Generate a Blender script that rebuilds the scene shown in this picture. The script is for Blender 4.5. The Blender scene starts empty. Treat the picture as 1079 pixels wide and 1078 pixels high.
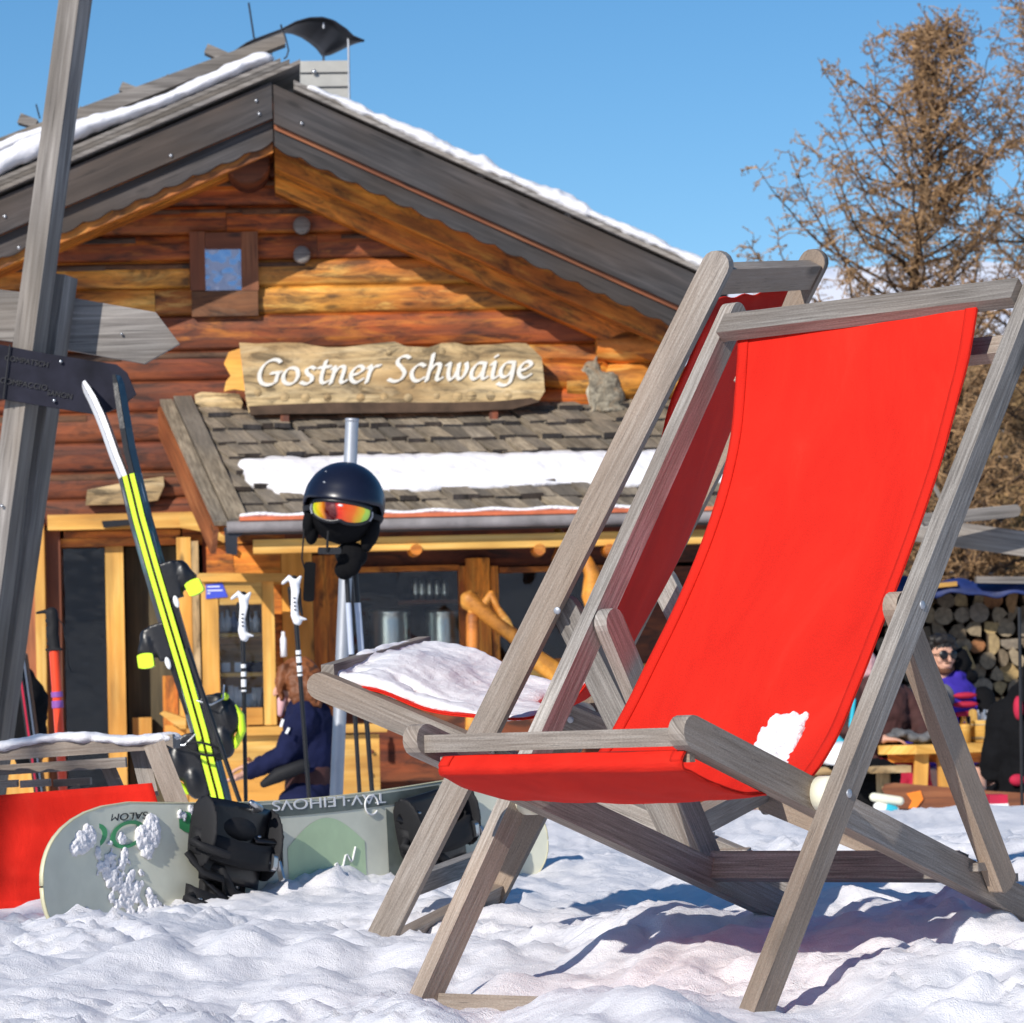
import bpy, math, random
import numpy as np
from mathutils import Vector, Matrix, noise
random.seed(7)
V = Vector
R = math.radians
C = bpy.context.scene.collection
sc = bpy.context.scene
# ---------------------------------------------------------------- camera maths
F = 3600.0
HOR = 745.0
ROLL = R(1.5)
PIT = math.atan((HOR - 539) / F)
CAM = V((0, 0, 0.4))
fw = V((0, math.cos(PIT), math.sin(PIT)))
up0 = V((0, -math.sin(PIT), math.cos(PIT)))
r0 = V((1, 0, 0))
cr = r0 * math.cos(ROLL) - up0 * math.sin(ROLL)
cu = r0 * math.sin(ROLL) + up0 * math.cos(ROLL)


def ray(px, py):
    return fw + cr * ((px - 539.5) / F) - cu * ((py - 539) / F)


def P(px, py, Y):
    d = ray(px, py)
    return CAM + d * (Y / d.y)


def onground(px, py, z):
    d = ray(px, py)
    return CAM + d * ((z - CAM.z) / d.z)


# ---------------------------------------------------------------- mesh builder
ORI = {}


class MB:
    def __init__(s):
        s.v = []
        s.f = []
        s.uv = []
        s.mi = []
        s.sm = []

    def add(s, vs, fs, uvs=None, mi=0, smooth=False):
        b = len(s.v)
        s.v += [V(p) for p in vs]
        for i, f in enumerate(fs):
            s.f.append(tuple(b + k for k in f))
            if uvs is None:
                n = (V(vs[f[1]]) - V(vs[f[0]])).cross(V(vs[f[2]]) - V(vs[f[0]]))
                a = max(range(3), key=lambda k: abs(n[k]))
                c = [(1, 2), (0, 2), (0, 1)][a]
                s.uv.append([(vs[k][c[0]], vs[k][c[1]]) for k in f])
            else:
                s.uv.append(uvs[i])
            s.mi.append(mi)
            s.sm.append(smooth)

    def prism(s, poly, o, ax, ay, az, L, grain='x', mi=0, smooth=False, capmi=None):
        o, ax, ay, az = V(o), V(ax), V(ay), V(az)
        n = len(poly)
        so = random.uniform(0, 90)
        su = random.uniform(0, 30)
        vs = [o + ax * x + ay * y for x, y in poly] + [o + ax * x + ay * y + az * L for x, y in poly]
        area = sum(poly[i][0] * poly[(i + 1) % n][1] - poly[(i + 1) % n][0] * poly[i][1] for i in range(n))
        flip = (ax.cross(ay).dot(az) > 0) == (area > 0)
        c0 = tuple(range(n))[::-1] if flip else tuple(range(n))
        c1 = tuple(range(n, 2 * n)) if flip else tuple(range(n, 2 * n))[::-1]
        per = [0]
        for i in range(n):
            a, b = poly[i], poly[(i + 1) % n]
            per.append(per[-1] + math.hypot(a[0] - b[0], a[1] - b[1]))

        def cuv(c):
            return [(poly[k % n][0] + su, poly[k % n][1] + so) for k in c]
        s.add(vs, [c0, c1], [cuv(c0), cuv(c1)], mi if capmi is None else capmi)
        fs, us = [], []
        for i in range(n):
            j = (i + 1) % n
            q = (i, j, n + j, n + i)
            if grain == 'x':
                u = [(poly[i][0] + su, poly[i][1] + so + .11), (poly[j][0] + su, poly[j][1] + so + .11),
                     (poly[j][0] + su, poly[j][1] + so + .11 + L), (poly[i][0] + su, poly[i][1] + so + .11 + L)]
            else:
                u = [(su, per[i] + so), (su, per[i + 1] + so), (su + L, per[i + 1] + so), (su + L, per[i] + so)]
            if not flip:
                q = q[::-1]
                u = u[::-1]
            fs.append(q)
            us.append(u)
        s.add(vs, fs, us, mi, smooth)
        return s

    def beam(s, p0, p1, wd, w, t, r0=0, r1=0, mi=0, taper=1.0):
        """board from p0 to p1, width w along wd, thickness t; r0/r1: rounded ends"""
        p0, p1, wd = V(p0), V(p1), V(wd)
        ax = (p1 - p0)
        L = ax.length
        ax.normalize()
        wd = (wd - ax * wd.dot(ax)).normalized()
        td = ax.cross(wd)
        h = w / 2
        h1 = h * taper
        pl = []
        if r1:
            for k in range(9):
                a = -math.pi / 2 + math.pi * k / 8
                pl.append((L - h1 * r1 + h1 * r1 * math.cos(a), h1 * math.sin(a)))
        else:
            pl += [(L, -h1), (L, h1)]
        if r0:
            for k in range(9):
                a = math.pi / 2 + math.pi * k / 8
                pl.append((h * r0 + h * r0 * math.cos(a), h * math.sin(a)))
        else:
            pl += [(0, h), (0, -h)]
        return s.prism(pl, p0 - td * t / 2, ax, wd, td, t, 'x', mi)

    def box(s, c, sx, sy, sz, ax=(1, 0, 0), ay=(0, 1, 0), az=(0, 0, 1), mi=0, grain='x'):
        ax, ay, az = V(ax), V(ay), V(az)
        return s.prism([(-sx / 2, -sz / 2), (sx / 2, -sz / 2), (sx / 2, sz / 2), (-sx / 2, sz / 2)] if grain == 'x' else
                       [(-sz / 2, -sx / 2), (sz / 2, -sx / 2), (sz / 2, sx / 2), (-sz / 2, sx / 2)],
                       V(c) - ay * sy / 2, ax if grain == 'x' else az, az if grain == 'x' else ax, ay, sy, 'x', mi)

    def tube(s, pts, rad, n=10, mi=0, cap=True, squash=None):
        pts = [V(p) for p in pts]
        if not hasattr(rad, '__len__'):
            rad = [rad] * len(pts)
        rings = []
        prev = None
        acc = random.uniform(0, 40)
        us = []
        so = random.uniform(0, 40)
        for i, p in enumerate(pts):
            a = pts[max(i - 1, 0)]
            b = pts[min(i + 1, len(pts) - 1)]
            t = (b - a).normalized()
            if prev is None:
                prev = t.orthogonal().normalized() if squash is None else V(squash)
            x = (prev - t * prev.dot(t)).normalized()
            prev = x
            y = t.cross(x)
            k = rad[i]
            kx, ky = (k if hasattr(k, '__len__') else (k, k))
            rings.append([p + x * kx * math.cos(2 * math.pi * j / n) + y * ky * math.sin(2 * math.pi * j / n) for j in range(n)])
            if i:
                acc += (p - pts[i - 1]).length
            us.append(acc)
        vs = [q for r in rings for q in r]
        fs, uv = [], []
        cm = rad[0] if not hasattr(rad[0], '__len__') else rad[0][0]
        for i in range(len(pts) - 1):
            for j in range(n):
                k = (j + 1) % n
                fs.append((i * n + j, i * n + k, (i + 1) * n + k, (i + 1) * n + j))
                c = 2 * math.pi * max(cm, .001) / n
                uv.append([(us[i], so + j * c), (us[i], so + (j + 1) * c), (us[i + 1], so + (j + 1) * c), (us[i + 1], so + j * c)])
        s.add(vs, fs, uv, mi, True)
        if cap:
            s.add(vs, [tuple(range(n))[::-1], tuple(range((len(pts) - 1) * n, len(pts) * n))], None, mi)
        return s

    def chain(s, pts, rad, n=12, mi=0, squash=None):
        """tube with rounded ends"""
        pts = [V(p) for p in pts]
        rad = list(rad)
        t0 = (pts[0] - pts[1]).normalized()
        t1 = (pts[-1] - pts[-2]).normalized()

        def sc_(k, m):
            return (k[0] * m, k[1] * m) if hasattr(k, '__len__') else k * m

        def mx(k):
            return max(k) if hasattr(k, '__len__') else k
        a = [(pts[0] + t0 * mx(rad[0]) * math.sin(q), sc_(rad[0], math.cos(q))) for q in (R(85), R(60), R(30))]
        b = [(pts[-1] + t1 * mx(rad[-1]) * math.sin(q), sc_(rad[-1], math.cos(q))) for q in (R(30), R(60), R(85))]
        pp = [x[0] for x in a] + pts + [x[0] for x in b]
        rr = [x[1] for x in a] + rad + [x[1] for x in b]
        return s.tube(pp, rr, n, mi, True, squash)

    def ell(s, c, r, ax=(1, 0, 0), ay=(0, 1, 0), az=(0, 0, 1), nu=14, nv=9, mi=0, jit=0):
        c, ax, ay, az = V(c), V(ax), V(ay), V(az)
        if not hasattr(r, '__len__'):
            r = (r, r, r)
        vs = [c + az * r[2]]
        for i in range(1, nv):
            a = math.pi * i / nv
            for j in range(nu):
                b = 2 * math.pi * j / nu
                q = 1 + random.uniform(-jit, jit)
                vs.append(c + (ax * r[0] * math.sin(a) * math.cos(b) + ay * r[1] * math.sin(a) * math.sin(b) + az * r[2] * math.cos(a)) * q)
        vs.append(c - az * r[2])
        fs = []
        for j in range(nu):
            fs.append((0, 1 + j, 1 + (j + 1) % nu))
            fs.append((len(vs) - 1, len(vs) - 1 - nu + (j + 1) % nu, len(vs) - 1 - nu + j))
        for i in range(nv - 2):
            for j in range(nu):
                a = 1 + i * nu
                fs.append((a + j, a + nu + j, a + nu + (j + 1) % nu, a + (j + 1) % nu))
        s.add(vs, fs, None, mi, True)
        return s

    def lathe(s, prof, o, az=(0, 0, 1), n=20, mi=0):
        az = V(az).normalized()
        x = az.orthogonal().normalized()
        y = az.cross(x)
        vs, fs = [], []
        for r, z in prof:
            for j in range(n):
                a = 2 * math.pi * j / n
                vs.append(V(o) + az * z + (x * math.cos(a) + y * math.sin(a)) * r)
        m = len(prof)
        for i in range(m - 1):
            for j in range(n):
                k = (j + 1) % n
                fs.append((i * n + j, i * n + k, (i + 1) * n + k, (i + 1) * n + j))
        s.add(vs, fs, None, mi, True)
        s.add(vs, [tuple(range(n))[::-1], tuple(range((m - 1) * n, m * n))], None, mi)
        return s

    def grid(s, fn, nu, nv, mi=0, us=1., vs_=1.):
        vs = [fn(i / nu, j / nv) for j in range(nv + 1) for i in range(nu + 1)]
        fs, uv = [], []
        for j in range(nv):
            for i in range(nu):
                a = j * (nu + 1) + i
                fs.append((a, a + 1, a + nu + 2, a + nu + 1))
                uv.append([(i / nu * us, j / nv * vs_), ((i + 1) / nu * us, j / nv * vs_), ((i + 1) / nu * us, (j + 1) / nv * vs_), (i / nu * us, (j + 1) / nv * vs_)])
        s.add(vs, fs, uv, mi, True)
        return s

    def build(s, name, mat, parent=None, loc=None, mods=(), auto=True):
        me = bpy.data.meshes.new(name)
        o = V(loc) if loc is not None else V((0, 0, 0))
        if parent is not None:
            o = ORI[parent.name]
        me.from_pydata([p - o for p in s.v], [], s.f)
        ul = me.uv_layers.new(name='UVMap')
        flat = [c for f in s.uv for q in f for c in q]
        ul.data.foreach_set('uv', flat)
        me.polygons.foreach_set('use_smooth', s.sm)
        mats = mat if isinstance(mat, (list, tuple)) else [mat]
        for m in mats:
            me.materials.append(m)
        me.polygons.foreach_set('material_index', s.mi)
        me.update()
        ob = bpy.data.objects.new(name, me)
        C.objects.link(ob)
        ORI[ob.name] = o
        if parent is not None:
            ob.parent = parent
        else:
            ob.location = o
        for m in mods:
            apply_mod(ob, m)
        return ob


def apply_mod(ob, m):
    k = m[0]
    if k == 'bevel':
        b = ob.modifiers.new('bevel', 'BEVEL')
        b.width = m[1]
        b.segments = 2
        b.limit_method = 'ANGLE'
        b.angle_limit = R(40)
    elif k == 'remesh':
        b = ob.modifiers.new('remesh', 'REMESH')
        b.mode = 'VOXEL'
        b.voxel_size = m[1]
        b.use_smooth_shade = True
        if len(m) > 2:
            q = ob.modifiers.new('smooth', 'SMOOTH')
            q.factor = .5
            q.iterations = m[2]
    elif k == 'disp':
        t = bpy.data.textures.new('clouds', 'CLOUDS')
        t.noise_scale = m[2]
        t.noise_depth = 3
        b = ob.modifiers.new('disp', 'DISPLACE')
        b.texture = t
        b.strength = m[1]
        b.mid_level = .5
    elif k == 'solid':
        b = ob.modifiers.new('solid', 'SOLIDIFY')
        b.thickness = m[1]
        b.offset = 0
    elif k == 'sub':
        b = ob.modifiers.new('sub', 'SUBSURF')
        b.levels = m[1]
        b.render_levels = m[1]


BEV = (('bevel', .002),)


def tag(o, label=None, cat=None, group=None, kind=None):
    if label:
        o['label'] = label
    if cat:
        o['category'] = cat
    if group:
        o['group'] = group
    if kind:
        o['kind'] = kind
    return o


def thing(name, label, cat, loc, group=None):
    o = bpy.data.objects.new(name, None)
    o.empty_display_size = .1
    C.objects.link(o)
    o.location = V(loc)
    ORI[o.name] = V(loc)
    return tag(o, label, cat, group)


# ---------------------------------------------------------------- materials
MATS = {}


class NT:
    def __init__(s, name):
        s.m = bpy.data.materials.new(name)
        s.m.use_nodes = True
        s.t = s.m.node_tree
        s.n = s.t.nodes
        s.b = s.n['Principled BSDF']
        s.out = s.n['Material Output']
        MATS[name] = s.m

    def nd(s, t, **k):
        n = s.n.new(t)
        for a, b in k.items():
            if isinstance(b, (int, float, str, bool)) and hasattr(n, a):
                setattr(n, a, b)
        return n

    def ln(s, a, b):
        s.t.links.new(a, b)

    def uvmap(s, sx, sy, kind='UV'):
        tc = s.nd('ShaderNodeTexCoord')
        mp = s.nd('ShaderNodeMapping')
        mp.inputs['Scale'].default_value = (sx, sy, (sx if kind != 'UV' else 1))
        s.ln(tc.outputs[kind], mp.inputs['Vector'])
        return mp.outputs[0]

    def noise(s, vec, sc_=1., det=4., rough=.55, dist=0.):
        n = s.nd('ShaderNodeTexNoise')
        n.inputs['Scale'].default_value = sc_
        n.inputs['Detail'].default_value = det
        n.inputs['Roughness'].default_value = rough
        n.inputs['Distortion'].default_value = dist
        s.ln(vec, n.inputs['Vector'])
        return n.outputs['Fac']

    def ramp(s, fac, stops):
        r = s.nd('ShaderNodeValToRGB')
        e = r.color_ramp.elements
        while len(e) < len(stops):
            e.new(.5)
        for i, (p, c) in enumerate(stops):
            e[i].position = p
            e[i].color = (c[0], c[1], c[2], 1) if hasattr(c, '__len__') else (c, c, c, 1)
        s.ln(fac, r.inputs[0])
        return r.outputs[0]

    def mix(s, a, b, fac, mode='MIX'):
        m = s.nd('ShaderNodeMix')
        m.data_type = 'RGBA'
        m.blend_type = mode
        for sock, v in ((m.inputs[6], a), (m.inputs[7], b)):
            if hasattr(v, 'links'):
                s.ln(v, sock)
            else:
                sock.default_value = (*v, 1)
        if hasattr(fac, 'links'):
            s.ln(fac, m.inputs[0])
        else:
            m.inputs[0].default_value = fac
        return m.outputs[2]

    def bump(s, h, st=.3, dist=.002, prev=None):
        b = s.nd('ShaderNodeBump')
        b.inputs['Strength'].default_value = st
        b.inputs['Distance'].default_value = dist
        s.ln(h, b.inputs['Height'])
        if prev is not None:
            s.ln(prev, b.inputs['Normal'])
        s.ln(b.outputs[0], s.b.inputs['Normal'])
        return b.outputs[0]

    def col(s, c):
        s.ln(c, s.b.inputs['Base Color'])


def wood(name, dark, mid, light, gx=2.5, gy=70., rough=.8, tint=None, knots=True, bumpd=.003, crack=.5):
    m = NT(name)
    g = m.noise(m.uvmap(gx, gy), 1, 6, .62, .35)
    c = m.ramp(g, [(.25, dark), (.5, mid), (.75, light)])
    big = m.noise(m.uvmap(.9, 2.3), 1., 3, .5)           # varies from board to board
    if tint:
        c = m.mix(c, tint, m.ramp(big, [(.42, 0.), (.62, .75)]))
    sh = m.ramp(m.noise(m.uvmap(1.3, 5.7), 1.7, 2, .5), [(.3, .62), (.7, 1.12)])
    c = m.mix(c, sh, 1., 'MULTIPLY')
    bb = m.ramp(m.noise(m.uvmap(.04, .31), 1., 1, .5), [(.33, .72), (.67, 1.3)])
    c = m.mix(c, bb, 1., 'MULTIPLY')
    sp = m.ramp(m.noise(m.uvmap(260, 620), 1., 3, .7), [(.3, .72), (.7, 1.2)])
    c = m.mix(c, sp, 1., 'MULTIPLY')
    cr_ = m.noise(m.uvmap(gx * .8, gy * 1.3), 2., 2, .5)
    ck = m.ramp(cr_, [(.30, crack), (.36, 1.)])
    c = m.mix(c, ck, 1., 'MULTIPLY')
    if name.endswith('log') or name in ('sign wood', 'rafter wood'):
        stn = m.ramp(m.noise(m.uvmap(3.2, 11), 1., 7, .72, .9), [(.38, .20), (.48, .95), (.60, 1.40)])
        c = m.mix(c, stn, .8, 'MULTIPLY')
        ylw = m.ramp(m.noise(m.uvmap(2.1, 9.3), 1.3, 5, .65, .6), [(.55, 0.), (.68, .55)])
        c = m.mix(c, light, ylw)
    if knots:
        vo = m.nd('ShaderNodeTexVoronoi')
        vo.inputs['Scale'].default_value = 1.
        m.ln(m.uvmap(2.2, 7.), vo.inputs['Vector'])
        c = m.mix(c, m.ramp(vo.outputs['Distance'], [(.05, .35), (.13, 1.)]), 1., 'MULTIPLY')
    m.col(c)
    m.b.inputs['Roughness'].default_value = rough
    m.bump(m.mix(g, ck, .4), .6, bumpd)
    return m.m


def plain(name, c, rough=.5, metal=0., var=.15, bump=0., bs=60, spec=.5, coat=0.):
    m = NT(name)
    n = m.noise(m.uvmap(7, 7, 'Object'), 1., 4, .6)
    a = tuple(x * (1 - var) for x in c)
    b = tuple(min(1, x * (1 + var)) for x in c)
    m.col(m.ramp(n, [(.3, a), (.7, b)]))
    m.b.inputs['Roughness'].default_value = rough
    m.b.inputs['Metallic'].default_value = metal
    m.b.inputs['Specular IOR Level'].default_value = spec
    m.b.inputs['Coat Weight'].default_value = coat
    if bump:
        m.bump(m.noise(m.uvmap(bs, bs, 'Object'), 1., 3, .6), bump, .003)
    return m.m


wood('weathered teak', (.125, .108, .095), (.295, .265, .238), (.48, .45, .415), 8, 230, .75, (.30, .215, .15), True, .0025, .55)
wood('grey beam', (.09, .078, .07), (.23, .208, .192), (.42, .39, .36), 2, 60, .8, (.2, .165, .13), True, .004, .45)
wood('dark roof board', (.02, .018, .02), (.052, .047, .048), (.115, .10, .098), 1.6, 34, .75, (.065, .043, .03), True, .006, .4)
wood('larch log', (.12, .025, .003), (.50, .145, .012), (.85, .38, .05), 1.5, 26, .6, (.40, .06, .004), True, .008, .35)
wood('golden log', (.20, .055, .006), (.68, .29, .035), (.90, .54, .14), 1.7, 17, .6, (.48, .11, .008), True, .008, .4)
wood('weathered log', (.025, .016, .012), (.085, .05, .032), (.19, .12, .075), 2.2, 20, .75, (.20, .07, .02), True, .008, .4)
wood('red log', (.08, .014, .002), (.40, .078, .006), (.64, .21, .022), 1.4, 19, .6, (.13, .035, .012), True, .008, .4)
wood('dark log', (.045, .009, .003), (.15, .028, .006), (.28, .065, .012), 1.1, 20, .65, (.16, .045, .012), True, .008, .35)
wood('rafter wood', (.25, .06, .005), (.64, .20, .015), (.85, .38, .05), 1.5, 26, .55, (.42, .10, .012), True, .006, .4)
wood('pine board', (.48, .22, .035), (.74, .42, .09), (.86, .58, .19), 1.4, 30, .55, (.66, .27, .03), True, .003, .7)
wood('sign wood', (.22, .13, .05), (.50, .36, .18), (.66, .51, .30), 1.6, 20, .75, (.36, .22, .09), True, .006, .4)
wood('shingle wood', (.09, .07, .05), (.27, .215, .15), (.48, .40, .29), 9, 60, .85, (.13, .115, .10), False, .004, .5)
wood('red brown board', (.10, .03, .01), (.26, .08, .025), (.4, .16, .06), 1.4, 30, .6, (.2, .05, .015), True, .004, .5)
wood('olive board', (.05, .035, .015), (.10, .075, .035), (.16, .12, .06), 1.3, 20, .7, None, True, .002, .7)


def snowmat(name, bumpd=.012, sc_=22):
    m = NT(name)
    v = m.uvmap(sc_, sc_, 'Object')
    n1 = m.noise(v, 1., 6, .62)
    n2 = m.noise(m.uvmap(420, 420, 'Object'), 1., 2, .7)
    m.col(m.ramp(n1, [(.3, (.77, .76, .80)), (.65, (.865, .85, .87))]))
    m.b.inputs['Roughness'].default_value = .55
    m.b.inputs['Specular IOR Level'].default_value = .35
    b1 = m.bump(n1, .7, bumpd * 1.6)
    m.bump(n2, .7, .0028, b1)
    m.b.inputs['Subsurface Weight'].default_value = .0
    return m.m


snowmat('snow', .004, 30)
snowmat('packed snow', .006, 14)


def canvasmat():
    m = NT('red canvas')
    w = m.nd('ShaderNodeTexWave')
    w.inputs['Scale'].default_value = 260
    m.ln(m.uvmap(1, 1), w.inputs['Vector'])
    w2 = m.nd('ShaderNodeTexWave')
    w2.bands_direction = 'Y'
    w2.inputs['Scale'].default_value = 260
    m.ln(m.uvmap(1, 1), w2.inputs['Vector'])
    n = m.noise(m.uvmap(7, 3.5), 1., 6, .65, .6)
    c = m.ramp(n, [(.3, (.72, .018, .009)), (.55, (.84, .025, .012)), (.75, (.90, .038, .020))])
    fl = m.ramp(m.noise(m.uvmap(420, 420), 1., 2, .7), [(.3, .82), (.7, 1.12)])
    c = m.mix(c, fl, 1., 'MULTIPLY')
    m.col(c)
    m.b.inputs['Roughness'].default_value = .8
    m.b.inputs['Specular IOR Level'].default_value = .2
    h = m.mix(w.outputs['Fac'], w2.outputs['Fac'], .5)
    b1 = m.bump(h, .5, .0012)
    m.bump(n, .45, .010, b1)
    tr = m.nd('ShaderNodeBsdfTranslucent')
    tr.inputs['Color'].default_value = (.75, .01, .02, 1)
    mx = m.nd('ShaderNodeMixShader')
    mx.inputs[0].default_value = .13
    m.ln(m.b.outputs[0], mx.inputs[1])
    m.ln(tr.outputs[0], mx.inputs[2])
    m.ln(mx.outputs[0], m.out.inputs['Surface'])
    return m.m


canvasmat()
plain('steel', (.55, .56, .58), .35, 1., .1)
plain('dull metal', (.42, .44, .48), .5, .6, .12)
plain('dark metal', (.02, .022, .03), .45, .3, .2)
plain('aluminium', (.60, .62, .66), .32, .9, .08)
plain('cream plastic', (.78, .76, .6), .5, 0, .04)
plain('black plastic', (.008, .008, .010), .35, 0, .3, .2, 80)
plain('black rubber', (.012, .012, .014), .7, 0, .2, 0, 60, .3)
plain('neon yellow', (.62, .90, .03), .4, 0, .05)
plain('teal paint', (.02, .22, .24), .35, 0, .2)
plain('white paint', (.78, .78, .78), .4, 0, .05)
plain('white enamel', (.82, .82, .84), .3, 0, .03)
plain('helmet shell', (.008, .010, .024), .32, 0, .2, .05, 30, .5)
plain('blue grey paint', (.16, .2, .33), .4, 0, .1)
plain('pale blue grey', (.50, .55, .66), .4, 0, .08)
plain('navy board', (.016, .016, .026), .7, .0, .5, .3, 9, .15)
plain('orange red', (.80, .06, .015), .35, 0, .05)
plain('violet paint', (.25, .08, .35), .4, 0, .1)
plain('board topsheet', (.66, .66, .54), .32, 0, .12, .0, 60, .5)
plain('board edge', (.62, .58, .38), .4, 0, .1)
plain('green print', (.05, .26, .10), .35, 0, .5)
plain('pale green print', (.48, .62, .38), .3, 0, .15)
plain('dark print', (.13, .15, .13), .4, 0, .5)
plain('cream paint', (.74, .70, .62), .6, 0, .06)
plain('black print', (.012, .012, .014), .5, 0, .2)
plain('navy cloth', (.010, .013, .045), .9, 0, .35, .5, 30, .15)
plain('pale blue cloth', (.12, .25, .42), .85, 0, .2)
plain('black cloth', (.006, .006, .007), .9, 0, .3, .5, 30, .12)
plain('brown cloth', (.055, .018, .016), .85, 0, .3, .6, 25)
plain('crimson cloth', (.42, .008, .04), .8, 0, .25, .5, 25)
plain('violet cloth', (.05, .03, .34), .9, 0, .25, .5, 25, .2)
plain('grey cloth', (.12, .12, .125), .9, 0, .3, .8, 30)
plain('pink cloth', (.75, .42, .42), .9, 0, .1, .5, 60)
plain('turquoise cloth', (.03, .42, .55), .8, 0, .15)
plain('skin', (.62, .34, .24), .55, 0, .08)
plain('brown hair', (.20, .062, .016), .6, 0, .5, .8, 60)
plain('black hair', (.012, .009, .008), .55, 0, .4, .8, 60)
plain('beard hair', (.12, .045, .02), .8, 0, .3, .8, 90)
plain('blue sticker', (.05, .08, .55), .4, 0, .1)
plain('blue tarp', (.015, .028, .12), .5, 0, .4, .8, 12)
plain('copper strip', (.55, .13, .05), .55, 0, .25)
plain('gutter zinc', (.23, .21, .21), .8, .0, .3, .3, 10)
plain('chimney board', (.44, .43, .40), .8, 0, .12, .4, 25)
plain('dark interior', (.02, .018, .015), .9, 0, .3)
plain('can steel', (.75, .80, .74), .3, .9, .06)
plain('bark', (.075, .045, .028), .95, 0, .4, .8, 25)
plain('larch twig', (.34, .205, .10), .9, 0, .45)
plain('dry brush', (.22, .135, .055), .9, 0, .6)
plain('log bark', (.12, .085, .055), .95, 0, .4, .8, 25)
plain('orange light plastic', (.85, .22, .02), .35, 0, .2)
plain('amber drink', (.5, .16, .03), .15, 0, .2)
plain('cat light fur', (.46, .42, .33), .9, 0, .2, .8, 90)
plain('label paper', (.75, .74, .7), .6, 0, .05)
plain('print red', (.65, .03, .02), .5, 0, .05)


def furmat():
    m = NT('tabby fur')
    n = m.noise(m.uvmap(26, 26, 'Object'), 1., 5, .7, .8)
    n2 = m.noise(m.uvmap(7, 7, 'Object'), 1., 3, .6, 1.5)
    c = m.ramp(n, [(.3, (.08, .07, .055)), (.5, (.22, .19, .14)), (.7, (.40, .36, .28))])
    m.col(m.mix(c, (.30, .17, .08), m.ramp(n2, [(.5, 0.), (.7, .6)])))
    m.b.inputs['Roughness'].default_value = .95
    m.bump(n, .9, .006)


furmat()


def endgrain():
    m = NT('end grain')
    tc = m.nd('ShaderNodeTexCoord')
    gm = m.nd('ShaderNodeObjectInfo')
    n = m.noise(m.uvmap(30, 30, 'Object'), 1., 4, .6)
    a = m.ramp(gm.outputs['Random'], [(0., (.15, .11, .07)), (.35, (.32, .25, .16)), (.6, (.22, .185, .15)), (.85, (.44, .31, .14)), (1., (.36, .15, .06))])
    m.col(m.mix(a, m.ramp(n, [(.3, .5), (.7, 1.15)]), 1., 'MULTIPLY'))
    m.b.inputs['Roughness'].default_value = .9
    m.bump(n, .6, .01)


endgrain()


def lensmat():
    m = NT('mirror lens')
    tc = m.nd('ShaderNodeTexCoord')
    sx = m.nd('ShaderNodeSeparateXYZ')
    m.ln(tc.outputs['UV'], sx.inputs[0])
    n = m.noise(m.uvmap(2.2, 2.2), 1., 2, .5)
    ad = m.nd('ShaderNodeMath', operation='MULTIPLY_ADD')
    m.ln(n, ad.inputs[0])
    ad.inputs[1].default_value = .22
    m.ln(sx.outputs[0], ad.inputs[2])
    m.col(m.ramp(ad.outputs[0], [(.10, (.55, .75, .03)), (.20, (.85, .62, .01)), (.30, (.75, .22, .01)), (.36, (.12, .01, .01)), (.52, (.10, .008, .01)), (.58, (.85, .03, .01)), (.82, (.9, .16, .01)), (.96, (.85, .6, .02)), (1.0, (.5, .8, .1))]))
    m.b.inputs['Roughness'].default_value = .12
    m.b.inputs['Metallic'].default_value = .35
    m.b.inputs['Coat Weight'].default_value = .6


lensmat()


def glassmat():
    m = NT('window glass')
    t = m.nd('ShaderNodeBsdfTransparent')
    t.inputs[0].default_value = (.95, .97, .97, 1)
    g = m.nd('ShaderNodeBsdfGlossy')
    g.inputs['Roughness'].default_value = .03
    fr = m.nd('ShaderNodeFresnel')
    fr.inputs[0].default_value = 1.5
    a = m.nd('ShaderNodeMath', operation='MULTIPLY_ADD')
    m.ln(fr.outputs[0], a.inputs[0])
    a.inputs[1].default_value = 1.
    a.inputs[2].default_value = .0
    bp = m.nd('ShaderNodeBump')
    bp.inputs['Strength'].default_value = .5
    bp.inputs['Distance'].default_value = .02
    m.ln(m.noise(m.uvmap(2.5, 9, 'Object'), 1., 3, .5), bp.inputs['Height'])
    m.ln(bp.outputs[0], g.inputs['Normal'])
    mx = m.nd('ShaderNodeMixShader')
    m.ln(a.outputs[0], mx.inputs[0])
    m.ln(t.outputs[0], mx.inputs[1])
    m.ln(g.outputs[0], mx.inputs[2])
    m.ln(mx.outputs[0], m.out.inputs['Surface'])


glassmat()


def hillmat():
    m = NT('hillside')
    n = m.noise(m.uvmap(.55, .55, 'Object'), 1., 7, .65)
    n2 = m.noise(m.uvmap(5, 5, 'Object'), 1., 5, .7)
    br = m.ramp(n2, [(.3, (.06, .035, .02)), (.5, (.20, .12, .05)), (.7, (.36, .25, .12))])
    m.col(m.mix(br, (.8, .8, .84), m.ramp(n, [(.54, 0.), (.57, 1.)])))
    m.b.inputs['Roughness'].default_value = .95
    m.bump(n2, 1., .15)


hillmat()


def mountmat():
    m = NT('hazy mountain')
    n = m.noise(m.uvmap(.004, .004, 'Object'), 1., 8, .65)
    m.col(m.ramp(n, [(.35, (.36, .42, .56)), (.55, (.60, .62, .70))]))  # far haze mixed into the snow colour, pale and bluish
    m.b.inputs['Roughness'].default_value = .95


mountmat()
M = MATS
TEAK = M['weathered teak']


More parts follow.
